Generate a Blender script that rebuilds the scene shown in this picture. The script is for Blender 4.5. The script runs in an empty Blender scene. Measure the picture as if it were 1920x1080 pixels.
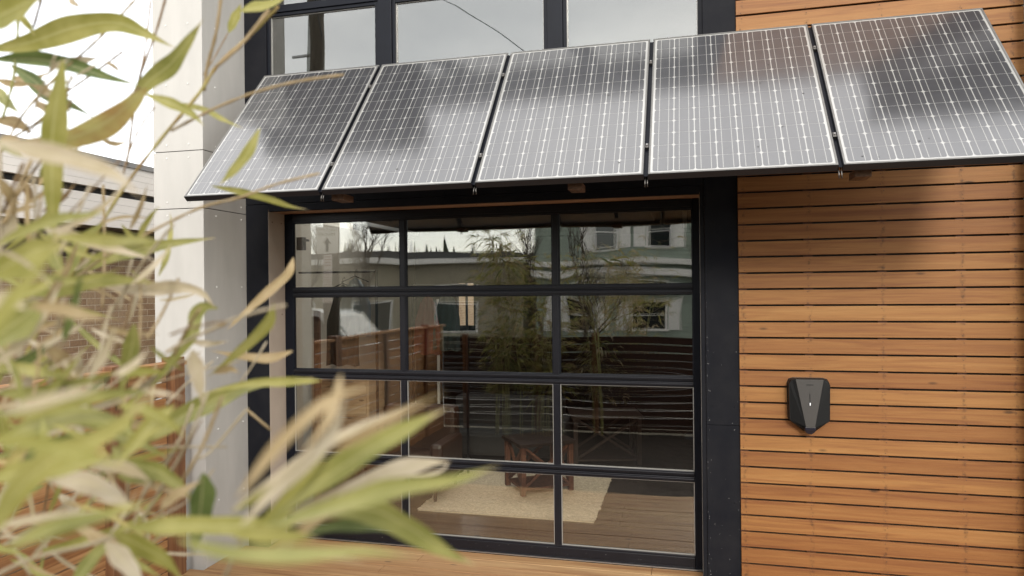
import bpy, bmesh, math, random
from mathutils import Vector, Matrix, noise
random.seed(11)
R_ = math.radians
SC = bpy.context.scene
COL = SC.collection

# ------------------------------------------------------------------ camera
cam_d = bpy.data.cameras.new('camera')
cam = bpy.data.objects.new('camera', cam_d); COL.objects.link(cam)
CAMP = Vector((0, -5.498, 2.24))
yaw, pit, rol = 0.2455, 0.0016, -0.01
Fv = Vector((-math.sin(yaw)*math.cos(pit), math.cos(yaw)*math.cos(pit), math.sin(pit)))
Rv = Vector((math.cos(yaw), math.sin(yaw), 0)); Uv = Rv.cross(Fv)
R2 = Rv*math.cos(rol)+Uv*math.sin(rol); U2 = -Rv*math.sin(rol)+Uv*math.cos(rol)
M = Matrix((R2, U2, -Fv)).transposed().to_4x4(); M.translation = CAMP
cam.matrix_world = M
cam_d.sensor_width = 36; cam_d.lens = 1313.1/1920*36
cam_d.clip_start = 0.02; cam_d.clip_end = 2000
cam_d.dof.use_dof = True; cam_d.dof.focus_distance = 5.7; cam_d.dof.aperture_fstop = 2.9
SC.camera = cam

# ------------------------------------------------------------------ sky, sun, exposure
w = bpy.data.worlds.new('World'); SC.world = w; w.use_nodes = True
SUN_EL, SUN_AZ = 26, 15          # degrees; azimuth measured from -Y towards +X
nt = w.node_tree; nt.nodes.clear()
def N(t, **k):
    n = nt.nodes.new(t)
    for a, b in k.items(): setattr(n, a, b)
    return n
out = N('ShaderNodeOutputWorld')
sky = N('ShaderNodeTexSky', sky_type='NISHITA', sun_disc=False)
sky.sun_elevation = R_(SUN_EL); sky.sun_rotation = R_(180-SUN_AZ)
b1 = N('ShaderNodeBackground'); b1.inputs[1].default_value = 0.05; sky.dust_density = .3
nt.links.new(sky.outputs[0], b1.inputs[0])
tc = N('ShaderNodeTexCoord'); mp = N('ShaderNodeMapping'); mp.inputs['Scale'].default_value = (1, 1, 2.6)
nz = N('ShaderNodeTexNoise'); nz.inputs['Scale'].default_value = 2.2; nz.inputs['Detail'].default_value = 7; nz.inputs['Roughness'].default_value = .55
cr = N('ShaderNodeValToRGB'); cr.color_ramp.elements[0].position = .36; cr.color_ramp.elements[1].position = .62
cr.color_ramp.elements[0].color = (.76, .745, .72, 1); cr.color_ramp.elements[1].color = (1, .97, .925, 1)
b2 = N('ShaderNodeBackground'); b2.inputs[1].default_value = 1.0
sunv = Vector((math.sin(R_(SUN_AZ))*math.cos(R_(SUN_EL*.6)), -math.cos(R_(SUN_AZ))*math.cos(R_(SUN_EL*.6)), math.sin(R_(SUN_EL*.6))))
dp = N('ShaderNodeVectorMath', operation='DOT_PRODUCT'); nt.links.new(tc.outputs['Generated'], dp.inputs[0]); dp.inputs[1].default_value = sunv
m1 = N('ShaderNodeMath', operation='MULTIPLY_ADD'); nt.links.new(dp.outputs['Value'], m1.inputs[0]); m1.inputs[1].default_value = .5; m1.inputs[2].default_value = .5
m2 = N('ShaderNodeMath', operation='POWER'); nt.links.new(m1.outputs[0], m2.inputs[0]); m2.inputs[1].default_value = 5
m3 = N('ShaderNodeMath', operation='MULTIPLY_ADD'); nt.links.new(m2.outputs[0], m3.inputs[0]); m3.inputs[1].default_value = .6; m3.inputs[2].default_value = 1.25
nt.links.new(m3.outputs[0], b2.inputs[1])       # an overcast sky is brightest round the veiled sun
nt.links.new(tc.outputs['Generated'], mp.inputs[0]); nt.links.new(mp.outputs[0], nz.inputs[0]); nt.links.new(nz.outputs[0], cr.inputs[0]); nt.links.new(cr.outputs[0], b2.inputs[0])
ad = N('ShaderNodeAddShader'); nt.links.new(b1.outputs[0], ad.inputs[0]); nt.links.new(b2.outputs[0], ad.inputs[1]); nt.links.new(ad.outputs[0], out.inputs[0])
sd = bpy.data.lights.new('sun', 'SUN'); sd.energy = 1.5; sd.angle = R_(13); sd.color = (1, .95, .87)
so = bpy.data.objects.new('sun', sd); COL.objects.link(so)
sv = Vector((math.sin(R_(SUN_AZ))*math.cos(R_(SUN_EL)), -math.cos(R_(SUN_AZ))*math.cos(R_(SUN_EL)), math.sin(R_(SUN_EL))))
so.rotation_euler = sv.to_track_quat('Z', 'Y').to_euler(); so.location = sv*30
vs = SC.view_settings; vs.view_transform = 'Standard'; vs.look = 'None'; vs.gamma = 1; vs.exposure = 0.85
SC.cycles.max_bounces = 10; SC.cycles.transparent_max_bounces = 24; SC.cycles.use_denoising = True

# ------------------------------------------------------------------ mesh helpers
class MB:
    def __init__(s): s.v = []; s.f = []; s.m = []; s.uv = {}
    def add(s, vs, fs, mi=0):
        o = len(s.v); s.v += [tuple(v) for v in vs]
        for f in fs: s.f.append(tuple(i+o for i in f)); s.m.append(mi)
        return o
    def box(s, x0, x1, y0, y1, z0, z1, mi=0):
        s.add([(x0,y0,z0),(x1,y0,z0),(x1,y1,z0),(x0,y1,z0),(x0,y0,z1),(x1,y0,z1),(x1,y1,z1),(x0,y1,z1)],
              [(0,3,2,1),(4,5,6,7),(0,1,5,4),(1,2,6,5),(2,3,7,6),(3,0,4,7)], mi)
    def obox(s, c, ax, ay, az, hx, hy, hz, mi=0):      # oriented box
        c = Vector(c); P = []
        for k in (-1,1):
            for a, b in ((-1,-1),(1,-1),(1,1),(-1,1)): P.append(c+ax*hx*a+ay*hy*b+az*hz*k)
        s.add(P, [(0,3,2,1),(4,5,6,7),(0,1,5,4),(1,2,6,5),(2,3,7,6),(3,0,4,7)], mi)
    def bar(s, p0, p1, w_, h_, mi=0):
        p0 = Vector(p0); p1 = Vector(p1); d = (p1-p0); L = d.length; d.normalize()
        up = Vector((0,0,1)) if abs(d.z) < .95 else Vector((0,1,0))
        a = d.cross(up).normalized(); b = a.cross(d)
        s.obox((p0+p1)/2, d, a, b, L/2, w_/2, h_/2, mi)
    def tube(s, pts, rads, n=8, mi=0, cap=True):
        pts = [Vector(p) for p in pts]
        if not hasattr(rads, '__len__'): rads = [rads]*len(pts)
        rings = []; prev = None
        for i, p in enumerate(pts):
            d = (pts[min(i+1,len(pts)-1)]-pts[max(i-1,0)])
            d = d.normalized() if d.length > 1e-9 else Vector((0,0,1))
            up = prev if prev is not None else (Vector((0,0,1)) if abs(d.z) < .9 else Vector((1,0,0)))
            a = (up-d*up.dot(d)); a = a.normalized() if a.length > 1e-6 else d.orthogonal().normalized()
            b = d.cross(a); prev = a
            rings.append([p+(a*math.cos(2*math.pi*k/n)+b*math.sin(2*math.pi*k/n))*rads[i] for k in range(n)])
        o = len(s.v)
        for r in rings: s.v += [tuple(q) for q in r]
        for i in range(len(rings)-1):
            for k in range(n):
                s.f.append((o+i*n+k, o+i*n+(k+1)%n, o+(i+1)*n+(k+1)%n, o+(i+1)*n+k)); s.m.append(mi)
        if cap:
            s.f.append(tuple(o+k for k in reversed(range(n)))); s.m.append(mi)
            s.f.append(tuple(o+(len(rings)-1)*n+k for k in range(n))); s.m.append(mi)
    def disc(s, c, nrm, r, h, n=8, mi=0):
        c = Vector(c); nrm = Vector(nrm).normalized(); s.tube([c, c+nrm*h], [r, r*.8], n, mi)
BASE = {}
def base(o): return BASE.get(o.name, Vector((0,0,0)))
def empty(name, loc, label, cat, group=None, rotz=0, kind=None):
    o = bpy.data.objects.new(name, None); o.empty_display_size = .1; COL.objects.link(o); o.location = loc
    BASE[o.name] = Vector(loc); tag(o, label, cat, group, kind); return o
def tag(o, label=None, cat=None, group=None, kind=None):
    if label: o['label'] = label
    if cat: o['category'] = cat
    if group: o['group'] = group
    if kind: o['kind'] = kind
    return o
def obj(name, mb, mats, parent=None, smooth=False, bevel=0, loc=None, label=None):
    B = base(parent) if parent else (Vector(loc) if loc else Vector((0,0,0)))
    me = bpy.data.meshes.new(name)
    me.from_pydata([(v[0]-B.x, v[1]-B.y, v[2]-B.z) for v in mb.v], [], mb.f)
    if not isinstance(mats, (list, tuple)): mats = [mats]
    for m in mats: me.materials.append(m)
    me.polygons.foreach_set('material_index', mb.m)
    if mb.uv:
        ul = me.uv_layers.new(name='UVMap')
        for l in me.loops: ul.data[l.index].uv = mb.uv.get(l.vertex_index, (0,0))
    if smooth: me.polygons.foreach_set('use_smooth', [True]*len(me.polygons))
    me.update()
    o = bpy.data.objects.new(name, me); COL.objects.link(o)
    if parent: o.parent = parent
    else: o.location = B
    BASE[o.name] = B
    if bevel:
        b = o.modifiers.new('bevel', 'BEVEL'); b.width = bevel; b.segments = 2; b.limit_method = 'ANGLE'; b.angle_limit = R_(40)
        b.harden_normals = False
    if label: o['label'] = label
    return o
def copy_tree(o, parent=None):
    c = o.copy(); COL.objects.link(c); c.parent = parent
    for ch in [x for x in COL.objects if x.parent == o]: copy_tree(ch, c)
    return c
def struct(name, mb, m, **k):
    o = obj(name, mb, m, **k); o['kind'] = 'structure'; return o
def text_mesh(s, size, name='lettering'):
    cu = bpy.data.curves.new(name, 'FONT'); cu.body = s; cu.size = size; cu.align_x = 'CENTER'; cu.align_y = 'CENTER'; cu.extrude = .0008
    t = bpy.data.objects.new(name, cu); me = bpy.data.meshes.new_from_object(t); bpy.data.objects.remove(t); return me

def screws(name, items, m, parent, smooth=False):
    for i, (c, n_, r, h, k) in enumerate(items[:100]):
        q = MB(); q.disc(c, n_, r, h, k); obj(name, q, m, parent, smooth)
    if len(items) > 100:
        q = MB()
        for c, n_, r, h, k in items[100:]: q.disc(c, n_, r, h, k)
        obj(name, q, m, parent, smooth)['kind'] = 'stuff'

# ------------------------------------------------------------------ materials
def mat(name, col, rough=.6, metal=0, bump=0, bscale=60, var=0, vscale=4, spec=.5, coat=0, coatr=.1, vcol=None, stretch=(1,1,1), vdet=6):
    m = bpy.data.materials.new(name); m.use_nodes = True; t = m.node_tree; b = t.nodes['Principled BSDF']
    b.inputs['Base Color'].default_value = (*col, 1); b.inputs['Roughness'].default_value = rough; b.inputs['Metallic'].default_value = metal
    b.inputs['Specular IOR Level'].default_value = spec; b.inputs['Coat Weight'].default_value = coat; b.inputs['Coat Roughness'].default_value = coatr
    tc = t.nodes.new('ShaderNodeTexCoord'); mp = t.nodes.new('ShaderNodeMapping'); mp.inputs['Scale'].default_value = stretch
    t.links.new(tc.outputs['Object'], mp.inputs[0])
    if var:
        n = t.nodes.new('ShaderNodeTexNoise'); n.inputs['Scale'].default_value = vscale; n.inputs['Detail'].default_value = vdet; n.inputs['Roughness'].default_value = .6
        t.links.new(mp.outputs[0], n.inputs[0])
        r = t.nodes.new('ShaderNodeValToRGB'); r.color_ramp.elements[0].position = .3; r.color_ramp.elements[1].position = .7
        v2 = vcol or tuple(c*(1-var) for c in col)
        r.color_ramp.elements[0].color = (*v2, 1); r.color_ramp.elements[1].color = (*[min(1,c*(1+var*.4)) for c in col], 1)
        t.links.new(n.outputs[0], r.inputs[0]); t.links.new(r.outputs[0], b.inputs['Base Color'])
    if bump:
        n = t.nodes.new('ShaderNodeTexNoise'); n.inputs['Scale'].default_value = bscale; n.inputs['Detail'].default_value = 4
        t.links.new(mp.outputs[0], n.inputs[0])
        bp = t.nodes.new('ShaderNodeBump'); bp.inputs['Strength'].default_value = bump; bp.inputs['Distance'].default_value = .01
        t.links.new(n.outputs[0], bp.inputs['Height']); t.links.new(bp.outputs[0], b.inputs['Normal'])
    return m
def mth(t, op, a, b=None, c=None):
    n = t.nodes.new('ShaderNodeMath'); n.operation = op
    for i, x in enumerate((a, b, c)):
        if x is None: continue
        if hasattr(x, 'is_linked'): t.links.new(x, n.inputs[i])
        else: n.inputs[i].default_value = x
    return n.outputs[0]
def wood(name, c1, c2, c3, idax='z', pitch=.12, off=0., grain='x', nails=None, rough=.6, idvar=.35, gs=1.0):
    m = bpy.data.materials.new(name); m.use_nodes = True; t = m.node_tree; b = t.nodes['Principled BSDF']
    tc = t.nodes.new('ShaderNodeTexCoord'); sp = t.nodes.new('ShaderNodeSeparateXYZ'); t.links.new(tc.outputs['Object'], sp.inputs[0])
    X = {'x': sp.outputs[0], 'y': sp.outputs[1], 'z': sp.outputs[2]}
    idn = mth(t, 'FLOOR', mth(t, 'DIVIDE', mth(t, 'SUBTRACT', X[idax], off), pitch))
    wn = t.nodes.new('ShaderNodeTexWhiteNoise'); wn.noise_dimensions = '1D'; t.links.new(idn, wn.inputs['W'])
    cx = t.nodes.new('ShaderNodeCombineXYZ')
    for i, a in enumerate('xyz'):
        s_ = 1.1*gs if a == grain else 26*gs
        t.links.new(mth(t, 'MULTIPLY_ADD', X[a], s_, mth(t, 'MULTIPLY', wn.outputs[0], 37.0+i*9)), cx.inputs[i])
    n1 = t.nodes.new('ShaderNodeTexNoise'); n1.inputs['Scale'].default_value = 1.0; n1.inputs['Detail'].default_value = 5; n1.inputs['Distortion'].default_value = .9
    t.links.new(cx.outputs[0], n1.inputs[0])
    r = t.nodes.new('ShaderNodeValToRGB'); e = r.color_ramp.elements
    e[0].position = .28; e[0].color = (*c2, 1); e[1].position = .72; e[1].color = (*c3, 1)
    q = e.new(.5); q.color = (*c1, 1)
    t.links.new(n1.outputs[0], r.inputs[0])
    # fine grain lines
    n2 = t.nodes.new('ShaderNodeTexNoise'); n2.inputs['Scale'].default_value = 5.5; n2.inputs['Detail'].default_value = 3
    t.links.new(cx.outputs[0], n2.inputs[0])
    fine = mth(t, 'MULTIPLY_ADD', n2.outputs[0], .34, .84)
    tone = mth(t, 'MULTIPLY', fine, mth(t, 'MULTIPLY_ADD', wn.outputs[0], idvar, 1-idvar*.55))
    # knots
    vo = t.nodes.new('ShaderNodeTexVoronoi'); vo.inputs['Scale'].default_value = 1
    kx = t.nodes.new('ShaderNodeCombineXYZ')
    for i, a in enumerate('xyz'):
        t.links.new(mth(t, 'MULTIPLY_ADD', X[a], 2.2 if a == grain else 6.5, mth(t, 'MULTIPLY', wn.outputs[0], 11.0+i*5)), kx.inputs[i])
    t.links.new(kx.outputs[0], vo.inputs[0])
    kn = t.nodes.new('ShaderNodeMapRange'); kn.inputs[1].default_value = .045; kn.inputs[2].default_value = .10; kn.inputs[3].default_value = .35; kn.inputs[4].default_value = 1
    t.links.new(vo.outputs['Distance'], kn.inputs[0])
    tone = mth(t, 'MULTIPLY', tone, kn.outputs[0])
    if nails:
        nn = t.nodes.new('ShaderNodeTexNoise'); nn.inputs['Scale'].default_value = 34; t.links.new(tc.outputs['Object'], nn.inputs[0])
        acc = None
        for x in nails:
            d_ = mth(t, 'ABSOLUTE', mth(t, 'SUBTRACT', X['x'], x))
            mk = mth(t, 'MAXIMUM', mth(t, 'SUBTRACT', 1.0, mth(t, 'DIVIDE', d_, .022)), 0.0)
            acc = mk if acc is None else mth(t, 'MAXIMUM', acc, mk)
        st = mth(t, 'MULTIPLY', acc, mth(t, 'MAXIMUM', mth(t, 'MULTIPLY', mth(t, 'SUBTRACT', nn.outputs[0], .5), 5.0), 0.0))
        tone = mth(t, 'MULTIPLY', tone, mth(t, 'SUBTRACT', 1.0, mth(t, 'MINIMUM', mth(t, 'MULTIPLY', st, .5), .45)))
    mx = t.nodes.new('ShaderNodeMix'); mx.data_type = 'RGBA'; mx.blend_type = 'MULTIPLY'; mx.inputs[0].default_value = 1
    cc = t.nodes.new('ShaderNodeCombineColor')
    t.links.new(tone, cc.inputs[0]); t.links.new(mth(t, 'MULTIPLY', tone, mth(t, 'MULTIPLY_ADD', wn.outputs[0], .16, .92)), cc.inputs[1]); t.links.new(mth(t, 'MULTIPLY', tone, mth(t, 'MULTIPLY_ADD', wn.outputs[0], .26, .87)), cc.inputs[2])
    t.links.new(r.outputs[0], mx.inputs[6]); t.links.new(cc.outputs[0], mx.inputs[7]); t.links.new(mx.outputs[2], b.inputs['Base Color'])
    b.inputs['Roughness'].default_value = rough; b.inputs['Specular IOR Level'].default_value = .35
    bp = t.nodes.new('ShaderNodeBump'); bp.inputs['Strength'].default_value = .25; bp.inputs['Distance'].default_value = .004
    t.links.new(n2.outputs[0], bp.inputs['Height']); t.links.new(bp.outputs[0], b.inputs['Normal'])
    return m
NAILX = (.404, .861, 1.351, 1.855, 2.173)
M_ = {}
M_['siding'] = wood('cedar_siding', (.226,.096,.026), (.168,.062,.017), (.262,.122,.036), off=2.941, nails=NAILX, idvar=.30)
M_['siding_dark'] = wood('siding_batten', (.07,.025,.012), (.05,.018,.01), (.09,.035,.016))
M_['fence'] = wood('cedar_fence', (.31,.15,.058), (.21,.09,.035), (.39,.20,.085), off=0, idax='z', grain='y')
M_['fence_shade'] = wood('cedar_fence_shaded', (.045,.019,.012), (.03,.013,.009), (.06,.026,.016), off=0, idax='z', grain='x')  # unlit yard side of the street fence, its shade put into the colour
M_['post'] = wood('cedar_post', (.17,.075,.032), (.11,.045,.02), (.22,.105,.048), idax='x', pitch=.4, grain='z')
M_['deck'] = wood('deck_boards', (.34,.20,.09), (.24,.12,.05), (.40,.25,.12), idax='y', pitch=.14, grain='x', idvar=.22, rough=.55)
M_['dwood'] = wood('dark_wood', (.03,.016,.012), (.02,.01,.008), (.045,.024,.016), grain='z')
M_['table'] = wood('table_wood', (.12,.045,.025), (.08,.03,.018), (.16,.065,.035), grain='z')
M_['black'] = mat('black_painted_metal', (.005,.006,.010), .42, bump=.05, bscale=200, var=.25, vscale=7, spec=.16)
M_['blackwall'] = mat('black_fibre_panel', (.006,.0065,.009), .6, bump=.08, bscale=300, var=.35, vscale=5, spec=.08, vcol=(.013,.013,.015))
M_['rail'] = mat('black_aluminium', (.008,.008,.011), .36, spec=.28, var=.2, vscale=9)
M_['gasket'] = mat('pale_glazing_bead', (.30,.29,.27), .4, metal=.4)
M_['col'] = mat('white_fibre_cement', (.43,.412,.382), .6, bump=.06, bscale=260, var=.09, vscale=2.5, stretch=(2.2,2.2,.5))
M_['jamb'] = mat('jamb_panel', (.38,.31,.25), .6, bump=.04, bscale=200, var=.1, vscale=3)
M_['head'] = mat('head_panel', (.36,.21,.13), .6, var=.15, vscale=3)
M_['joint'] = mat('dark_joint', (.02,.018,.016), .8)
M_['screw'] = mat('steel_screw', (.6,.59,.56), .4)
M_['rust'] = mat('nail_iron', (.07,.035,.02), .7)
M_['white'] = mat('white_paint', (.72,.71,.68), .5, bump=.03)
M_['alu'] = mat('dull_aluminium', (.42,.41,.40), .35, metal=.9)
M_['steel'] = mat('galvanised_steel', (.15,.14,.13), .4, metal=.9, var=.2, vscale=20)
M_['bracket'] = wood('bracket_wood', (.16,.09,.055), (.1,.055,.03), (.2,.12,.075), grain='y')
def glass(name, ior=1.9, tint=(.83,.85,.82), rough=0):
    m = bpy.data.materials.new(name); m.use_nodes = True; t = m.node_tree; t.nodes.clear()
    o = t.nodes.new('ShaderNodeOutputMaterial'); mx = t.nodes.new('ShaderNodeMixShader')
    tr = t.nodes.new('ShaderNodeBsdfTransparent'); tr.inputs[0].default_value = (*tint, 1)
    gl = t.nodes.new('ShaderNodeBsdfGlossy'); gl.inputs['Roughness'].default_value = rough; gl.inputs[0].default_value = (1,.99,.96,1)
    fr = t.nodes.new('ShaderNodeFresnel'); ge = t.nodes.new('ShaderNodeNewGeometry')
    t.links.new(mth(t, 'MULTIPLY_ADD', ge.outputs['Backfacing'], 1/ior-ior, ior), fr.inputs[0])
    t.links.new(fr.outputs[0], mx.inputs[0]); t.links.new(tr.outputs[0], mx.inputs[1]); t.links.new(gl.outputs[0], mx.inputs[2]); t.links.new(mx.outputs[0], o.inputs[0])
    return m
M_['glass'] = glass('door_glass', 2.25, (.95,.95,.91))
M_['glass_up'] = glass('upper_window_glass', 2.2, (.6,.62,.6))
M_['houseglass'] = mat('house_window_glass', (.02,.025,.025), .05, spec=.9)

def pane_mesh(x0, x1, z0, z1, y, A=.0012, seed=0, nx=28, nz=20, th=.006):
    mb = MB()
    for side, yy in ((0, y), (1, y+th)):
        o = len(mb.v)
        for j in range(nz+1):
            for i in range(nx+1):
                u, v = i/nx, j/nz
                e = math.sin(math.pi*u)**.6*math.sin(math.pi*v)**.6 if 0 < u < 1 and 0 < v < 1 else 0
                q = noise.noise(Vector((u*2.3+seed*3.1+side*.7, v*1.9-seed, seed*1.7)))*.0007*e
                mb.v.append((x0+(x1-x0)*u, yy - A*e*(1 if side == 0 else .5) + q, z0+(z1-z0)*v))
        for j in range(nz):
            for i in range(nx):
                a = o+j*(nx+1)+i; f = (a, a+1, a+nx+2, a+nx+1)
                mb.f.append(f if side == 0 else f[::-1]); mb.m.append(0)
    return mb

# ================================================================== THE BUILDING
XL, XR, ZH = -3.599, .096, 2.949           # garage opening
CX, CXL, CF = -3.826, -4.302, -.5645       # column: right face, left edge, front plane
ROOF = 9.0
bld = empty('commercial_building', (0,0,0), 'modern building with black framed glass garage door and horizontal cedar siding', 'building')
# --- cedar siding (individual boards)
def siding(x0, x1, z0, z1, name, skip=()):
    mb = MB(); k = math.ceil((2.941-z0)/.12)+1
    z = 2.941+(math.ceil((z1-2.941)/.12)+1)*.12
    while z > z0:
        a, b = z-.12+.0068, z-.0068
        a = max(a, z0); b = min(b, z1)
        if b-a > .01:
            j = random.uniform(-.0012, .0012)
            mb.box(x0, x1, -.019+j, 0, a, b)
        z -= .12
    return obj(name, mb, M_['siding'], bld, bevel=.002)
siding(.371, 2.243, -.1, ROOF-.5, 'cedar_siding')
mb = MB()
for x in (.40,.86,1.35,1.85,2.18): mb.box(x-.03, x+.03, .001, .02, -.1, 4.9)
obj('siding_batten', mb, M_['siding_dark'], bld)
SL = []; z = 2.941-.12*25
while z < 4.8:
    for x in NAILX:
        for dz in (.02, .098): SL.append(((x+random.uniform(-.012,.012), -.0195, z+dz+random.uniform(-.006,.006)), (0,-1,0), .0036, .0015, 6))
    z += .12
SL.sort(key=lambda q: abs(q[0][0]-1.2)+abs(q[0][2]-1.4))
screws('nail_head', SL, M_['rust'], bld)
mb = MB(); mb.box(.371, 2.243, .022, .05, -.1, ROOF-.5); obj('backing_membrane', mb, M_['joint'], bld)
# --- black cladding
mb = MB()
g = .0015
mb.box(CX+.001, XL, 0, .05, -.1, 3.012)                 # left post, lower
mb.box(CX+.001, -1.95-g, .0, .05, 3.016, 3.93)
mb.box(-1.95+g, .124, .0, .05, 3.016, 3.93)
mb.box(XL+.001, .095, .0, .05, ZH, 3.012)               # head strip
mb.box(.096, .128, .004, .05, -.1, 4.9)
mb.box(.130, .369, -.004, .05, -.1, 1.20-g); mb.box(.130, .369, -.004, .05, 1.20+g, 3.6); mb.box(.130, .369, -.004, .05, 3.603, 6.95)
mb.box(CX+.001, -3.602, .0, .05, 3.933, 6.95)
mb.box(CX+.001, .369, -.002, .05, 6.953, ROOF-.5)
obj('black_cladding', mb, M_['blackwall'], bld, bevel=.0015)
SL = [((x, -.004, zz), (0,-1,0), .006, .002, 8) for zz in (.62,1.34,2.03,2.72) for x in (.175,.33)]
SL += [((x, 0, zz), (0,-1,0), .005, .002, 8) for zz in (.6,1.4,2.2) for x in (-3.79,-3.635)]+[((x, 0, 2.985), (0,-1,0), .005, .002, 8) for x in (-3.4,-2.6,-1.9,-1.2,-.5,-.05)]
screws('screw_head', SL, M_['blackwall'], bld, True)
mb = MB(); rs = random.Random(4)
for i in range(60):
    x = rs.choice([rs.uniform(.135,.362), rs.gauss(.145,.008)]); z = .05+rs.random()**1.6*2.3; r = rs.uniform(.0007,.0021)
    if .131 < x < .366: mb.disc((x, -.0041, z), (0,-1,0), r, .0005, 5)
for i in range(26): mb.disc((rs.uniform(-3.4,0), .2435, rs.uniform(.03,.09)), (0,-1,0), rs.uniform(.0007,.0018), .0006, 5)
obj('dust_flecks', mb, M_['white'], bld)['kind'] = 'stuff'
# --- reveal of the garage opening
mb = MB(); mb.box(XL-.012, XL, .05, .30, 0, ZH); mb.box(XL-.001, XL+.001, .0, .05, 0, ZH-.002)
obj('jamb_lining', mb, M_['jamb'], bld)
mb = MB(); mb.box(XR, XR+.012, .05, .30, 0, ZH)
obj('jamb_lining', mb, M_['col'], bld)
mb = MB(); mb.box(XL, XR, .0005, .30, ZH+.0005, ZH+.014); obj('head_lining', mb, M_['head'], bld)
screws('screw_head', [((XL, y, zz), (1,0,0), .006, .002, 8) for zz in (.35,.9,1.45,2.03,2.86) for y in (.06,.205)]+[((x, .1, ZH), (0,0,-1), .006, .002, 8) for x in (-3.3,-2.5,-1.7,-.9,-.2)], M_['rust'], bld)
# --- white corner column
def fin(xl, xr, name, face, CF=CF):
    mb = MB(); J = [-.15, .55, 1.75, 2.930, 3.404, 4.60, 5.8, 7.0, 8.2, ROOF]
    J = [-.15, 2.930, 3.404, 5.0, 6.6, 8.2, ROOF]
    for a, b in zip(J, J[1:]):
        mb.box(xl, xr, CF, CF+.010, a+.003, b-.003, int(a > 4.9))
        fx = xr if face > 0 else xl
        mb.box(min(fx,fx-face*.010), max(fx,fx-face*.010), CF+.0102, .30, a+.003, b-.003, int(a > 4.9))
    pass
    o = obj(name, mb, [M_['col'], DK], bld, bevel=.0015)
    mb = MB(); mb.box(xl+.011, xr-.011, CF+.0105, .29, -.15, ROOF-.01); obj('column_core', mb, M_['joint'], bld)
    SL = []
    for a, b in zip(J, J[1:]):
        n = max(2, round((b-a)/.6)+1)
        for i in range(n):
            zz = a+.055+(b-a-.11)*i/(n-1)
            for x in (xl+.13, xl+.34): SL.append(((x, CF, zz), (0,-1,0), .008, .004, 8))
            for y in (CF+.16, CF+.50): SL.append(((xr if face>0 else xl, y, zz), (face,0,0), .008, .004, 8))
    screws('panel_fixing', [q for q in SL if q[0][2] < 5.2], M_['screw'], bld)
DK = mat('dark_mirrored_facing', (.03,.022,.018), .6)  # dark colour added on the unseen upper columns so the panels mirror it dark
fin(CXL, CX, 'corner_column', 1)
fin(2.246, 2.72, 'corner_column', -1, -.24)
# --- roof edge, and dark blocks added beyond its ends
mb = MB(); mb.box(CXL-.05, 2.77, -.03, 1.6, ROOF, ROOF+.2); obj('roof', mb, M_['black'], bld)
mb = MB(); mb.box(CX+.001, 2.245, -.02, .0, ROOF-.5, ROOF-.001); obj('roof_trim', mb, M_['dwood'], bld)
mb = MB(); mb.box(-6.2, CX, -.68, .3, 8.2, 8.55); mb.box(2.246, 4.3, -.68, .3, 8.2, 8.55); obj('dark_mirror_block', mb, DK, bld)  # unseen blocks added to darken what the end solar panels mirror
# --- upper windows
mb = MB(); Y0, Y1 = -.003, .09
cols = [(-3.60,-2.469), (-2.469,-1.005), (-1.005,.124)]
ROWS = [(3.93, 4.725), (4.725, 6.95)]
for (a, b) in cols:
    for (c, d) in ROWS:
        al = .032 if a < -3.5 else .0; bl = .032 if b > .1 else .0
        s_ = .028; po = .065
        A, B_ = a+(po if a > -3.5 else .0), b-(po if b < .1 else 0)
        # sash ring
        win = MB(); e = s_
        win.box(A, A+e, .012, .075, c+.02, d-.02); win.box(B_-e, B_, .012, .075, c+.02, d-.02)
        win.box(A+e, B_-e, .014, .073, c+.02, c+.02+e); win.box(A+e, B_-e, .014, .073, d-.02-e, d-.02)
        f = obj('window', win, M_['black'], bld, bevel=.002)
        bd = MB(); q = .007
        bd.box(A+e, A+e+q, .030, .05, c+.02+e, d-.02-e); bd.box(B_-e-q, B_-e, .030, .05, c+.02+e, d-.02-e)
        bd.box(A+e+q, B_-e-q, .032, .05, c+.02+e, c+.02+e+q); bd.box(A+e+q, B_-e-q, .032, .05, d-.02-e-q, d-.02-e)
        obj('glazing_bead', bd, M_['gasket'], f)
        obj('pane', pane_mesh(A+e, B_-e, c+.02+e, d-.02-e, .042, A=.0012, seed=a+c), M_['glass_up'], f, smooth=True)
fr = MB()
for x in (-2.469, -1.005): fr.box(x-.063, x+.063, -.002, .085, 3.934, 6.949)
for zz in (3.93, 4.725, 6.93):
    for (a, b) in cols:
        fr.box(a+(.064 if a>-3.5 else 0), b-(.064 if b<.1 else 0), 0.0, .08, zz+.002, zz+.019) if zz==3.93 else fr.box(a+(.064 if a>-3.5 else 0), b-(.064 if b<.1 else 0), 0.0, .08, zz-.0195, zz+.0195)
obj('window_frame', fr, M_['black'], bld, bevel=.003)
# --- rooms behind the glass
RM = mat('room_wall', (.48,.43,.36), .8, var=.1, vscale=2)
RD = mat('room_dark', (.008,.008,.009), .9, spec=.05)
RF = mat('polished_floor', (.045,.031,.024), .25, var=.4, vscale=60, spec=.5, vdet=3)
mb = MB()
XA, XB, YB = -4.55, .9, 5.8
mb.box(XA-.1, XA, .31, YB, 0, 3.1); mb.box(XA, XL-.013, .31, .33, 0, 3.1); mb.box(XR+.013, XB, .31, .33, 0, 3.1)
obj('room_wall', mb, RM, bld)
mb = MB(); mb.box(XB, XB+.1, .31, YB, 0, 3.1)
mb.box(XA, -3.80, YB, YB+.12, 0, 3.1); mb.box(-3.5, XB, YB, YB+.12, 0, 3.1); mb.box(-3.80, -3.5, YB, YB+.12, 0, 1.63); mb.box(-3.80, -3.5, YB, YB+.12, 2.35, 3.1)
obj('room_wall', mb, RD, bld)
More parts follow.
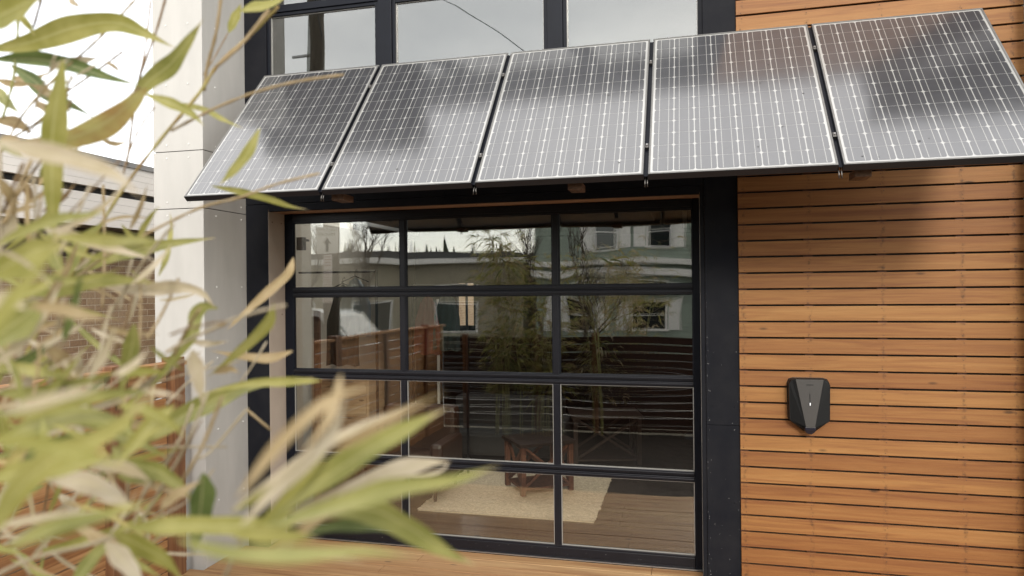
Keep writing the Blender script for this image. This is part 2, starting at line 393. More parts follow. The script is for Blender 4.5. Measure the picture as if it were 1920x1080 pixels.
mb = MB(); mb.box(XA-.1, XB+.1, .05, 1.62, 3.1, 3.3); mb.box(XA-.1, XB+.1, 3.7, YB+.12, 3.1, 3.3); mb.box(-.4, XB+.1, 1.62, 3.7, 3.1, 3.3); obj('room_ceiling', mb, RD, bld)  # opening left above the rug, added to let light into the room
mb = MB(); mb.box(XA, XB, .31, YB, -.05, -.004); obj('room_floor', mb, RF, bld)
mb = MB(); mb.box(CX+.02, .36, .1, 1.5, 3.31, 3.33); mb.box(CX+.02, .36, 1.5, 1.6, 3.33, 7.2); mb.box(CX, CX+.02, .1, 1.6, 3.33, 7.2); mb.box(.36, .38, .1, 1.6, 3.33, 7.2); mb.box(CX, .38, .1, 1.6, 7.2, 7.25)
obj('upper_room', mb, mat('upper_room_wall', (.02,.02,.02), .9), bld)
# --- garage door
gd = obj('garage_door', (lambda m: (m.box(XL, XR, .302, .308, 2.86, 2.949), m)[-1])(MB()), M_['black'], bld)
for a_, b_ in ((XL, -3.511), (.040, XR)):
    mb = MB(); mb.box(a_, b_, .255, .30, 0, 2.949); obj('door_jamb', mb, M_['black'], gd, bevel=.003)
def rail(z0, z1, split=True):
    mb = MB()
    if split:
        zc = (z0+z1)/2
        for a, b in ((z0, zc-.004), (zc+.004, z1)):
            mb.box(-3.510, .039, .252, .30, a, b); mb.box(-3.510, .039, .240, .2515, a+.012, b-.010)
        mb.box(-3.510, .039, .262, .29, zc-.0042, zc+.0042)
    else: mb.box(-3.510, .039, .252, .30, z0, z1); mb.box(-3.510, .039, .244, .2515, z0+.02, z1-.015)
    obj('door_rail', mb, M_['rail'], gd, bevel=.003)
zr = [(.002,.105),(.689,.773),(1.445,1.529),(2.186,2.270),(2.865,2.948)]
for i, (a, b) in enumerate(zr): rail(a, b, 0 < i < 4)
VX = [-3.511, -2.431, -1.066, .040]
for i in range(4):
    a, b = zr[i][1], zr[i+1][0]
    for x in (-2.431, -1.066):
        mb = MB(); mb.box(x-.030, x+.030, .256, .30, a+.0005, b-.0005); mb.box(x-.020, x+.020, .248, .2555, a+.0005, b-.0005)
        obj('door_stile', mb, M_['rail'], gd, bevel=.002)
    for j in range(3):
        x0 = VX[j]+(.030 if j else .0005); x1 = VX[j+1]-(.030 if j < 2 else .0005)
        q = .006; bd = MB()
        bd.box(x0, x0+q, .262, .275, a, b); bd.box(x1-q, x1, .262, .275, a, b); bd.box(x0+q, x1-q, .263, .275, a, a+q); bd.box(x0+q, x1-q, .263, .275, b-q, b)
        p = obj('pane', pane_mesh(x0+.001, x1-.001, a+.001, b-.001, .270, A=.0016, seed=i*3.3+j*1.7), M_['glass'], gd, smooth=True)
        obj('glazing_bead', bd, M_['gasket'] if i < 2 else M_['black'], p)  # lower rows paler: aluminium highlight put into the bead colour
mb = MB(); mb.box(XL, XR, .232, .251, -.006, .0015); obj('door_sill', mb, M_['alu'], gd)
mb = MB(); mb.box(XR-.002, XR+.0005, .06, .068, .0, 1.05); mb.box(XR-.002, XR+.0005, .06, .066, 2.2, ZH-.03); obj('weather_strip', mb, M_['gasket'], gd)
mb = MB(); mb.box(-3.51, -3.44, .31, .36, 2.62, 2.74); mb.box(-3.44, -3.40, .32, .35, 2.70, 2.72)
mb.box(-.03, .035, .30, .34, 1.02, 1.06)
obj('roller_bracket', mb, M_['black'], gd)
# door tracks inside
mb = MB()
for x in (-3.46, -.02): mb.box(x-.02, x+.02, .36, 3.2, 2.96, 3.0)
mb.tube([(-3.5,.40,3.02),(.05,.40,3.02)], .02, 8)
obj('door_track', mb, M_['alu'], gd)

# ================================================================== SOLAR PANELS
TILT = R_(40.83); PW, PH, GAP = 1.046, 1.5113, .0292
P0 = Vector((-3.446, -.271, 4.062)); SD = Vector((0, -math.sin(TILT), -math.cos(TILT))); ND = Vector((0, -math.cos(TILT), math.sin(TILT))); XD = Vector((1,0,0))
def coated(name, col, ior, rough, bumpy=.0, var=0, tintvar=None, metal=0):
    m = mat(name, col, .5, spec=.5, coat=1, coatr=rough, var=var, vscale=14, metal=metal)
    b = m.node_tree.nodes['Principled BSDF']; b.inputs['Coat IOR'].default_value = ior
    if bumpy:
        t = m.node_tree; tc = t.nodes.new('ShaderNodeTexCoord'); n = t.nodes.new('ShaderNodeTexNoise'); n.inputs['Scale'].default_value = 3.0
        t.links.new(tc.outputs['Object'], n.inputs[0]); bp = t.nodes.new('ShaderNodeBump'); bp.inputs['Strength'].default_value = bumpy; bp.inputs['Distance'].default_value = .01
        t.links.new(n.outputs[0], bp.inputs['Height']); t.links.new(bp.outputs[0], b.inputs['Coat Normal'])
    return m
PI_, PR = 2.2, .115
M_['cell'] = coated('solar_cell', (.014,.014,.018), PI_, PR, .06, var=.35)
M_['backing'] = coated('panel_backing', (.29,.285,.27), PI_, PR, .06)
M_['busbar'] = coated('silver_busbar', (.25,.245,.23), PI_, PR, .06)
M_['pframe'] = mat('anodised_frame', (.20,.195,.185), .38, metal=.7, var=.15, vscale=30)
M_['pframe_side'] = mat('dark_frame_side', (.012,.013,.018), .4, metal=.2)
M_['backsheet'] = mat('pale_backsheet', (.38,.34,.28), .6)
def panel(i, label):
    o0 = P0+XD*(i*(PW+GAP))
    e = empty('solar_panel', o0, label, 'solar panel', 'solar panels forming the awning')
    def pt(a, s, h=0): return o0+XD*a+SD*s+ND*h
    def slab(mb, a0, a1, s0, s1, h0, h1, mi=0):
        P = [pt(a0,s1,h0),pt(a1,s1,h0),pt(a1,s0,h0),pt(a0,s0,h0),pt(a0,s1,h1),pt(a1,s1,h1),pt(a1,s0,h1),pt(a0,s0,h1)]
        mb.add(P, [(0,3,2,1),(4,5,6,7),(0,1,5,4),(1,2,6,5),(2,3,7,6),(3,0,4,7)], mi)
    mb = MB(); fw = .011
    slab(mb, 0, PW, 0, fw, -.0465, 0); slab(mb, 0, PW, PH-fw, PH, -.0465, 0)
    slab(mb, 0, fw, fw, PH-fw, -.0465, 0); slab(mb, PW-fw, PW, fw, PH-fw, -.0465, 0)
    fo = obj('frame', mb, [M_['pframe'], M_['pframe_side']], e, bevel=.0012)
    mb = MB(); t_ = .002
    slab(mb, -t_, -.0003, -t_, PH+t_, -.0465, -.003); slab(mb, PW+.0003, PW+t_, -t_, PH+t_, -.0465, -.003)
    slab(mb, 0, PW, -t_, -.0003, -.0465, -.003); slab(mb, 0, PW, PH+.0003, PH+t_, -.0465, -.003)
    slab(mb, fw, PW-fw, PH-.035, PH-fw-.001, -.0465, -.044)
    obj('frame_skirt', mb, M_['pframe_side'], e)
    mb = MB(); slab(mb, fw, PW-fw, fw, PH-fw, -.008, -.004); obj('backing_sheet', mb, [M_['backing']], e)
    mb = MB(); slab(mb, fw, PW-fw, fw, PH-fw, -.012, -.0085); obj('rear_sheet', mb, M_['backsheet'], e)
    mx, my = .022, .023; cw = (PW-2*mx)/8; chh = (PH-2*my)/12
    mb = MB()
    for c in range(8):
        for r in range(12):
            a0 = mx+c*cw+.0028; a1 = mx+(c+1)*cw-.0028; s0 = my+r*chh+.0012; s1 = my+(r+1)*chh-.0012; k = .0115
            poly = [(a0+k,s0),(a1-k,s0),(a1-k*.35,s0+k*.3),(a1,s0+k),(a1,s1-k),(a1-k*.35,s1-k*.3),(a1-k,s1),(a0+k,s1),(a0+k*.35,s1-k*.3),(a0,s1-k),(a0,s0+k),(a0+k*.35,s0+k*.3)]
            o = mb.add([pt(a,s,-.0034) for a, s in poly], [tuple(reversed(range(12)))])
    obj('cells', mb, M_['cell'], e)
    mb = MB()
    for c in range(8):
        for q in (.265,.735):
            a = mx+(c+q)*cw; P = [pt(a-.0016,my+.003,-.0028),pt(a+.0016,my+.003,-.0028),pt(a+.0016,PH-my-.003,-.0028),pt(a-.0016,PH-my-.003,-.0028)]
            mb.add(P, [(0,3,2,1)])
    obj('busbars', mb, M_['busbar'], e)
    mb = MB(); rs = random.Random(50+i)
    for q in range(9):
        c = pt(rs.uniform(.05,PW-.05), rs.uniform(.1,PH-.05), -.0026); r = rs.uniform(.0018,.0045); mb.obox(c, XD, SD, ND, r*rs.uniform(.8,2), r, .0003)
    obj('dirt_specks', mb, M_['joint'], e)['kind'] = 'stuff'
    mb = MB(); slab(mb, PW/2-.06, PW/2+.06, .12, .22, -.035, -.0125); obj('junction_box', mb, M_['black'], e, bevel=.003)
    return e
PL = ['solar panel beside the white corner column, leftmost of the awning row', 'solar panel in front of the first black window post, second from the white column',
      'middle solar panel of the awning, above the centre of the garage door', 'solar panel above the right end of the garage door, next to the wood wall panel', 'solar panel mounted wholly above the cedar siding, at the right end of the awning']
for i in range(5): panel(i, PL[i])
# support rails running under the row, arms and clamps
def rl(s, label):
    e = MB(); a = P0+SD*s-ND*.0465-ND*.024
    e.obox(a+XD*(2*PW+2*GAP+PW/2), XD, SD, ND, (5*PW+4*GAP)/2+.012, .018, .022)
    return tag(obj('mounting_rail', e, M_['black'], None, bevel=.002), label, 'rail', 'rails carrying the solar panels')
rl(.30, 'dark rail running behind the upper part of the solar awning')
rl(1.24, 'dark rail running behind the lower part of the solar awning')
for i, (x, lb) in enumerate(((-2.32, 'wooden bracket end showing under the second solar panel, left of the door centre'), (-.68, 'wooden bracket end showing under the middle solar panel'), (.98, 'wooden bracket end under the rightmost panel against the cedar siding'))):
    e = empty('awning_bracket', (x, 0, 3.1), lb, 'bracket', 'brackets holding the solar awning')
    mb = MB(); a = P0+SD*1.40-ND*.13; a.x = x; q = P0+SD*.1-ND*.13; q.x = x
    y0 = a.y
    mb.obox(Vector((x, a.y+.03, a.z-.035)), XD, Vector((0,1,0)), Vector((0,0,1)), .045, .075, .022)
    obj('timber_block', mb, M_['bracket'], e, bevel=.003)
    mb = MB(); mb.bar(a+Vector((0,.09,.05)), (x, -.05, 3.93), .035, .035); mb.box(x-.05, x+.05, -.012, -.0045 if x > .13 else -.0005, 3.8, 3.98) if x < .13 else mb.box(x-.05, x+.05, -.032, -.0205, 3.85, 4.0)
    obj('steel_arm', mb, M_['black'], e)
for i in range(4):
    x = P0.x+(i+1)*(PW+GAP)-GAP/2; a = P0+SD*(PH/2)-ND*.0465-ND*.0005-ND*.0012; a.x = x; mb = MB()
    mb.obox(a+ND*.0245, XD, SD, ND, .012, PH/2-.004, .0012)
    tag(obj('gap_cover', mb, M_['black'], None, loc=a), 'dark strip closing the gap between the %s solar panels from the left' % ['first and second','second and third','third and fourth','fourth and fifth'][i], 'strip', 'dark strips between the solar panels')
n = 0
for i in range(4):
    for s, w1 in ((.30,'upper'), (1.24,'lower')):
        x = P0.x+(i+1)*(PW+GAP)-GAP/2; c = P0+SD*s; c.x = x
        names = ['first and second', 'second and third', 'third and fourth', 'fourth and fifth']
        e = empty('panel_clamp', c, '%s small steel clamp between the %s solar panels from the left' % (w1, names[i]), 'clamp', 'clamps in the gaps between the solar panels')
        mb = MB(); mb.obox(c-ND*.012, XD, SD, ND, .010, .020, .012); obj('clamp_body', mb, M_['steel'], e, bevel=.002)
        mb = MB(); mb.disc(c-ND*.0005, ND, .007, .009, 6); obj('bolt', mb, M_['alu'], e)
        mb = MB(); mb.obox(c+SD*.05-ND*.03, XD, SD, ND, .008, .022, .004); obj('clip_tab', mb, M_['black'], e)
for i in range(4):
    x = P0.x+(i+1)*(PW+GAP)-GAP/2
    mb = MB()
    for dx in (-.006, .008):
        a = P0+SD*(PH-.25)-ND*.05; b = P0+SD*(PH+.012)-ND*.055; a.x = b.x = x+dx; a.z -= 0
        c = b+Vector((random.uniform(-.004,.004), .004, -.028)); mb.tube([a, b, c], .0035, 6)
    tag(obj('panel_cable', mb, M_['steel'], None, smooth=True, loc=(x, P0.y-.9, 3)), 'thin cable ends hanging from the gap between %s solar panels' % ['first and second','second and third','third and fourth','fourth and fifth'][i], 'cable', 'cable ends under the awning')

# ================================================================== WALL CHARGER
ch = empty('wall_charger', (.843, -.02, 1.375), 'angular black electric vehicle charger mounted on the cedar siding', 'charger')
X0, X1, ZT, ZB = .703, .983, 1.570, 1.275
cxm = .843
def prism(mb, outline, y0, y1, mi=0):
    n = len(outline); o = mb.add([(x,y0,z) for x, z in outline]+[(x,y1,z) for x, z in outline], [])
    mb.f.append(tuple(o+i for i in range(n))); mb.m.append(mi); mb.f.append(tuple(o+n+i for i in reversed(range(n)))); mb.m.append(mi)
    for i in range(n):
        j = (i+1) % n; mb.f.append((o+i, o+n+i, o+n+j, o+j)); mb.m.append(mi)
C_BODY = mat('charger_body', (.007,.007,.007), .42, spec=.2, bump=.05, bscale=500)
C_FACE = mat('charger_faceplate', (.046,.042,.038), .42, spec=.3, bump=.04, bscale=500)
C_NOSE = mat('charger_socket_housing', (.008,.008,.016), .3)
mb = MB()
bx = X1-cxm
o = mb.add([], [])
def sym(pts): return [(cxm+x, z) for x, z in pts]+[(cxm-x, z) for x, z in reversed(pts)]
back = sym([(.10,ZT),(.128,ZT-.008),(bx,ZT-.035),(bx-.003,ZB+.01),(bx-.012,ZB-.012),(.035,ZB-.085)])
mid = sym([(.092,ZT-.001),(.12,ZT-.012),(bx-.006,ZT-.04),(bx-.009,ZB+.012),(bx-.018,ZB-.006),(.03,ZB-.06)])
nb = len(back)
ring0 = [(x,-.022,z) for x, z in back]; ring1 = [(x,-.075,z) for x, z in back]; ring2 = [(x,-.098,z) for x, z in mid]
oo = mb.add(ring0+ring1+ring2, [])
for r in range(2):
    for i in range(nb):
        j = (i+1) % nb; mb.f.append((oo+r*nb+i, oo+r*nb+j, oo+(r+1)*nb+j, oo+(r+1)*nb+i)); mb.m.append(0)
mb.f.append(tuple(oo+i for i in range(nb))); mb.m.append(0); mb.f.append(tuple(oo+2*nb+i for i in reversed(range(nb)))); mb.m.append(0)
obj('charger_body', mb, C_BODY, ch, bevel=.004)
# sloped side wings meeting the faceplate
mb = MB()
ft = [(-.094,ZT-.001),(.094,ZT-.001),(.030,ZB-.045),(-.030,ZB-.045)]
oo = mb.add([(cxm+x,-.0985,z) for x, z in ft]+[(cxm+ft[0][0],-.108,ZT-.001),(cxm+ft[1][0],-.108,ZT-.001),(cxm+ft[2][0],-.128,ZB-.045),(cxm+ft[3][0],-.128,ZB-.045)],
            [(4,7,6,5),(0,4,5,1),(1,5,6,2),(2,6,7,3),(3,7,4,0)])
obj('faceplate', mb, C_FACE, ch, bevel=.0015)
for sgn in (-1, 1):
    mb = MB()
    tri = [(cxm+sgn*.0945,-.1075,ZT-.002),(cxm+sgn*.0305,-.1275,ZB-.044),(cxm+sgn*(bx-.012),-.0985,ZB-.002),(cxm+sgn*(bx-.009),-.0985,ZT-.045),(cxm+sgn*.118,-.0985,ZT-.014)]
    mb.add(tri+[(x,-.0982,z) for x, y, z in tri], [(0,1,2,3,4) if sgn < 0 else (4,3,2,1,0)]+[(i,(i+1)%5,5+(i+1)%5,5+i) for i in range(5)])
    obj('side_wing', mb, C_BODY, ch)
mb = MB(); mb.tube([(cxm,-.06,ZB-.045),(cxm,-.10,ZB-.058),(cxm,-.116,ZB-.063)], [.040,.040,.037], 20); mb.obox(Vector((cxm,-.085,ZB-.056)), XD, Vector((0,1,0)), Vector((0,0,1)), .036, .04, .012)
obj('socket_housing', mb, C_NOSE, ch, smooth=False, bevel=.003)
mb = MB(); mb.box(cxm-.028, cxm+.028, -.1305, -.124, ZB-.0475, ZB-.0462); obj('trim_line', mb, M_['alu'], ch)
mb = MB(); mb.box(cxm-.0016, cxm+.0016, -.1175, -.115, 1.407, 1.470); obj('light_groove', mb, C_BODY, ch)
mb = MB(); mb.box(cxm-.008, cxm+.008, -.1195, -.116, 1.383, 1.409); obj('status_window', mb, C_NOSE, ch)
LM = mat('status_light', (.6,.6,.6), .4); LM.node_tree.nodes['Principled BSDF'].inputs['Emission Color'].default_value = (1,.98,.94,1); LM.node_tree.nodes['Principled BSDF'].inputs['Emission Strength'].default_value = .2
mb = MB(); mb.box(cxm-.003, cxm+.004, -.1205, -.1197, 1.385, 1.405); obj('status_light', mb, LM, ch)
mb = MB(); mb.box(cxm-.024, cxm+.024, -.1110, -.1085, 1.529, 1.534); obj('embossed_mark', mb, C_BODY, ch)

# ================================================================== GROUND, DECK
mb = MB(); S_ = 900
mb.add([(-S_,-S_,-.20),(S_,-S_,-.20),(S_,S_,-.20),(-S_,S_,-.20)], [(0,1,2,3)])
struct('ground', mb, mat('ground_soil', (.10,.085,.055), .9, var=.5, vscale=.6))
mb = MB(); mb.box(-40, 40, -17.5, -8.5, -.25, -.15); struct('road', mb, mat('asphalt', (.05,.05,.05), .85, var=.3, vscale=8))
mb = MB(); mb.box(-40, 40, -8.3, -6.3, -.22, -.06); struct('pavement', mb, mat('concrete', (.30,.29,.27), .85, var=.2, vscale=3))
mb = MB(); mb.box(-40, 40, -8.5, -8.3, -.25, -.04); struct('kerb', mb, mat('kerb_concrete', (.34,.33,.31), .8, var=.2, vscale=3))
mb = MB()
nx_, ny_ = 70, 34
for j in range(ny_+1):
    for i in range(nx_+1):
        x = -3.98+(6.5)*i/nx_; y = -5.05+3.42*j/ny_
        mb.v.append((x, y, -.05+noise.noise(Vector((x*6,y*6,0)))*.012+random.uniform(-.008,.008)))
for j in range(ny_):
    for i in range(nx_): a = j*(nx_+1)+i; mb.f.append((a,a+1,a+nx_+2,a+nx_+1)); mb.m.append(0)
tag(obj('gravel_bed', mb, mat('bark_and_gravel', (.032,.022,.016), .9, var=.6, vscale=40, vdet=3, bump=.6, bscale=90)), 'dark bark and gravel bed between the deck and the street fence', 'gravel', kind='stuff')
deck = MB(); y = .228
k = 0
while y > -1.62:
    x0 = -3.95; x1 = 2.6
    a, b = y-.136, y
    if b > CF and a < .0:
        pass
    j = random.uniform(-.001,.001)
    segs = [(-3.598, .095)] if b > .0 else ([(CX+.004, 2.24)] if b > CF+.02 else [(x0, x1)])
    for s0, s1 in segs:
        cut = s0+(1.4 if k % 2 else 3.3)
        if cut < s1-.3: deck.box(s0, cut-.0015, a, b, -.034, -.008+j); deck.box(cut+.0015, s1, a, b, -.034, -.008+j)
        else: deck.box(s0, s1, a, b, -.034, -.008+j)
    y -= .14; k += 1
do = obj('deck', deck, M_['deck'], None, bevel=.003); do['kind'] = 'structure'

# ================================================================== LEFT FENCE (runs away from the street beside the yard)
def fence_run(name, label, axis, fixed, a0, a1, posts, ztop, mt, mp, face):
    e = empty(name, (fixed, a0, 0) if axis == 'y' else (a0, fixed, 0), label, 'fence', 'cedar fences round the yard')
    P = sorted(posts)
    for i, (p, zt) in enumerate(P):
        mb = MB(); H_ = (.075 if p < -1 else .056) if (axis == 'y' and p > -2) else .046
        if axis == 'y': mb.box(fixed-.05, fixed+(.05 if H_ < .05 else .075), p-H_, p+H_, -.15, zt)
        else: mb.box(p-.046, p+.046, fixed-.05, fixed+.045, -.15, zt)
        obj('post', mb, mp, e, bevel=.004)
    ends = [a0]+[p for p, _ in P]+[a1]
    for s, t_ in zip(ends, ends[1:]):
        if t_-s < .12: continue
        lo = s+((.076 if axis == 'y' and s > -2 else .047) if s != a0 or abs(s-P[0][0]) < .01 else 0); hi = t_-((.076 if axis == 'y' and t_ > -2 else .047) if t_ != a1 or abs(t_-P[-1][0]) < .01 else 0)
        mb = MB(); z = ztop
        while z > .02:
            q = random.uniform(-.002,.002)
            if axis == 'y': mb.box(fixed-.012+q, fixed+.012+q, lo, hi, z-.112, z)
            else: mb.box(lo, hi, fixed-.012+q, fixed+.012+q, z-.112, z)
            z -= .124
        obj('slat_panel', mb, mt, e, bevel=.002)
    return e
fence_run('wooden_fence', 'horizontal cedar slat fence with square posts beside the white corner column', 'y', -4.0, -5.02, -.60, [(-4.2,1.72),(-2.8,1.70),(-1.34,1.72),(-.735,1.725)], 1.655, M_['fence'], M_['post'], 1)
fence_run('wooden_fence', 'horizontal slat fence with shade in its slat colour on the street side, reflected in the garage door', 'x', -5.1, -4.0, 3.4, [(-3.6,1.5),(-2.35,1.5),(-1.45,1.52),(.4,1.5),(1.8,1.5),(3.3,1.5)], 1.45, M_['fence_shade'], M_['post'], 1)
mb = MB(); mb.box(-4.05, -3.93, -5.0, -.64, 1.658, 1.69)
obj('top_cap', mb, M_['fence'], [o for o in COL.objects if o.name == 'wooden_fence'][0], bevel=.003)

# ================================================================== NEIGHBOURING BRICK BUILDING
nb = empty('brick_building', (-6.1, 0, 0), 'low brown brick building with pale metal fascia, behind the bamboo at the left', 'building')
def brickmat():
    m = bpy.data.materials.new('brown_brick'); m.use_nodes = True; t = m.node_tree; b = t.nodes['Principled BSDF']
    tc = t.nodes.new('ShaderNodeTexCoord'); sp = t.nodes.new('ShaderNodeSeparateXYZ'); cx = t.nodes.new('ShaderNodeCombineXYZ'); t.links.new(tc.outputs['Object'], sp.inputs[0])
    t.links.new(sp.outputs[1], cx.inputs[0]); t.links.new(sp.outputs[2], cx.inputs[1])
    br = t.nodes.new('ShaderNodeTexBrick'); t.links.new(cx.outputs[0], br.inputs[0])
    br.inputs['Scale'].default_value = 1; br.inputs['Brick Width'].default_value = .212; br.inputs['Row Height'].default_value = .0705; br.inputs['Mortar Size'].default_value = .0045; br.inputs['Mortar Smooth'].default_value = .3
    br.inputs['Color1'].default_value = (.25,.15,.082,1); br.inputs['Color2'].default_value = (.34,.235,.14,1); br.inputs['Mortar'].default_value = (.47,.38,.28,1); br.inputs['Bias'].default_value = .1
    n = t.nodes.new('ShaderNodeTexNoise'); n.inputs['Scale'].default_value = 45; t.links.new(tc.outputs['Object'], n.inputs[0])
    mx = t.nodes.new('ShaderNodeMix'); mx.data_type = 'RGBA'; mx.blend_type = 'OVERLAY'; mx.inputs[0].default_value = .35
    t.links.new(br.outputs[0], mx.inputs[6]); t.links.new(n.outputs[0], mx.inputs[7]); t.links.new(mx.outputs[2], b.inputs['Base Color']); b.inputs['Roughness'].default_value = .85
    bp = t.nodes.new('ShaderNodeBump'); bp.inputs['Strength'].default_value = .7; bp.inputs['Distance'].default_value = .006; bp.invert = True
    t.links.new(br.outputs['Fac'], bp.inputs['Height']); t.links.new(bp.outputs[0], b.inputs['Normal'])
    return m
mb = MB(); mb.box(-14, -6.1, -2.2, 16, -.2, 2.62); obj('brick_wall', mb, brickmat(), nb)
mb = MB(); mb.box(-14, -6.09, -2.21, 16.01, 2.621, 2.919); obj('frieze', mb, mat('brown_frieze', (.075,.05,.038), .7), nb)
mb = MB(); mb.box(-14, -5.81, -2.5, 16.3, 2.92, 2.95); obj('soffit', mb, mat('soffit_board', (.22,.18,.14), .7), nb)
FM = mat('pale_fascia_metal', (.78,.73,.67), .5, var=.06, vscale=1.5)
mb = MB(); z = 2.922
for k in range(4): mb.box(-5.809, -5.80+(k%2)*.0, -2.51, 16.31, z+.0008, z+.0812); z += .082
obj('fascia', mb, FM, nb, bevel=.002)
mb = MB(); mb.box(-14, -5.83, -2.48, 16.28, 3.252, 3.31); obj('fascia_groove', mb, M_['joint'], nb)
mb = MB(); z = 3.312
for k in range(4): mb.box(-5.80, -5.775, -2.53, 16.33, z+.0006, z+.0664); z += .067
mb.box(-14, -5.801, -2.52, 16.32, 3.312, 3.58)
obj('fascia', mb, FM, nb, bevel=.002)
mb = MB(); mb.box(-14, -5.76, -2.55, 16.35, 3.5815, 3.635); obj('roof_edge', mb, mat('grey_drip_edge', (.22,.21,.20), .5), nb)

# ================================================================== ROOM FURNITURE
def rug():
    mb = MB(); nx_, ny_ = 60, 60; x0, x1, y0, y1 = -2.69, -.88, 1.17, 3.1
    for j in range(ny_+1):
        for i in range(nx_+1):
            x = x0+(x1-x0)*i/nx_; y = y0+(y1-y0)*j/ny_
            if i in (0,nx_): x += random.uniform(-.012,.012)
            if j in (0,ny_): y += random.uniform(-.006,.006)
            mb.v.append((x, y, .012+random.uniform(-.004,.004)))
    for j in range(ny_):
        for i in range(nx_): a = j*(nx_+1)+i; mb.f.append((a,a+1,a+nx_+2,a+nx_+1)); mb.m.append(0)
    mb.box(x0+.01, x1-.01, y0+.01, y1-.01, -.003, .006)
    tag(obj('rug', mb, mat('woven_beige_wool', (.70,.585,.44), .95, var=.35, vscale=45, bump=.6, bscale=160)), 'beige woven rug on the dark floor behind the garage door', 'rug')
rug()
def cross_table(cx, cy, rot, w_, d_, h, m, label, top):
    e = empty('side_table', (cx, cy, .0), label, 'table', rotz=0)
    ca, sa = math.cos(rot), math.sin(rot); ax = Vector((ca,sa,0)); ay = Vector((-sa,ca,0)); c0 = Vector((cx,cy,0)); Z = Vector((0,0,1))
    for a in (-1,1):
        for b in (-1,1):
            mb = MB(); mb.obox(c0+ax*a*(w_/2-.03)+ay*b*(d_/2-.03)+Z*(h/2+.02), ax, ay, Z, .026, .026, h/2-.02); obj('leg', mb, m, e, bevel=.003)
    mb = MB(); mb.obox(c0+Z*(h+.015), ax, ay, Z, w_/2+.02, d_/2+.02, .018); obj('table_top', mb, top, e, bevel=.004)
    mb = MB(); mb.obox(c0+Z*.10, ax, ay, Z, w_/2-.03, d_/2-.03, .012); obj('shelf', mb, m, e, bevel=.002)
    for s in (-1, 1):
        mb = MB()
        for L, u, v, D in ((w_, ax, ay, d_), (d_, ay, ax, w_)):
            p = c0+v*s*(D/2-.035); 
            mb.bar(p-u*(L/2-.06)+Z*.13, p+u*(L/2-.06)+Z*(h-.02), .028, .03); mb.bar(p+u*(L/2-.06)+Z*.13+v*.001, p-u*(L/2-.06)+Z*(h-.02)+v*.001, .028, .026)
        obj('cross_brace', mb, m, e)
    return e
cross_table(-1.62, 2.1, .62, .62, .52, .56, M_['table'], 'reddish brown side table with crossed sides standing on the beige rug', M_['dwood'])
cross_table(-1.05, 3.5, .25, .85, .6, .62, M_['dwood'], 'black wooden table with crossed sides behind the rug', M_['dwood'])
LE = mat('brown_leather', (.06,.028,.018), .4, bump=.3, bscale=90, var=.3, vscale=6)
e = empty('armchair', (-3.0, 1.75, 0), 'brown leather armchair at the left inside the garage door', 'armchair')
mb = MB(); mb.box(-3.42, -2.60, 1.42, 2.10, .20, .44); obj('seat', mb, LE, e, bevel=.05)
mb = MB(); mb.box(-3.46, -2.56, 2.02, 2.22, .25, .92); obj('backrest', mb, LE, e, bevel=.06)
for x in (-3.52, -2.64):
    mb = MB(); mb.box(x, x+.14, 1.40, 2.12, .18, .62); obj('armrest', mb, LE, e, bevel=.04)
for x in (-3.44,-2.60):
    for y in (1.46,2.12):
        mb = MB(); mb.tube([(x,y,.2),(x,y,0.005)], [.028,.018], 8); obj('leg', mb, M_['dwood'], e)
SOF = mat('charcoal_upholstery', (.03,.03,.032), .9)
e = empty('sofa', (-2.2, 3.4, 0), 'low charcoal sofa in the dark of the room behind the side table', 'sofa')
mb = MB(); mb.box(-3.1, -1.6, 3.05, 3.75, .12, .42); obj('seat', mb, SOF, e, bevel=.05)
mb = MB(); mb.box(-3.1, -1.6, 3.6, 3.85, .15, .80); obj('backrest', mb, SOF, e, bevel=.05)
for x in (-3.2,-1.62):
    mb = MB(); mb.box(x, x+.14, 3.05, 3.8, .1, .58); obj('armrest', mb, SOF, e, bevel=.04)
e = empty('reflection_block', (-4.2, 1.6, 0), 'pale drawer block added for the reflected fence slats, against the left wall of the room', 'reflection_block')  # added drawers standing in for the left fence mirrored in the glass
CW = wood('pale_block_wood', (.42,.29,.18), (.34,.22,.13), (.5,.36,.24), grain='x')
mb = MB(); mb.box(-4.54, -3.75, 2.3, 2.75, .05, 1.18); obj('carcass', mb, CW, e, bevel=.004)
for k in range(5):
    mb = MB(); mb.box(-4.51, -3.78, 2.28, 2.2985, .08+k*.22, .28+k*.22); d = obj('drawer', mb, CW, e, bevel=.003)
    mb = MB(); mb.box(-4.35, -3.95, 2.262, 2.279, .255+k*.22, .265+k*.22); obj('handle', mb, M_['alu'], d)
mb = MB(); mb.box(-4.54, -3.73, 2.28, 2.75, 1.182, 1.20); obj('block_top', mb, M_['white'], e, bevel=.003)
mb = MB(); mb.box(-3.83, -3.77, 1.16, 1.20, 0, 2.03)
tag(obj('timber_pole', mb, M_['table'], None, loc=(-3.8,1.18,0)), 'reddish timber pole standing just inside the left of the garage door', 'pole')
mb = MB(); mb.box(-3.125, -3.10, 2.98, 3.02, 0, 2.12); tag(obj('partition_post', mb, M_['white'], None, bevel=.003, loc=(-3.11,3,0)), 'slim white upright post in the dark room, left of the middle panes', 'post')
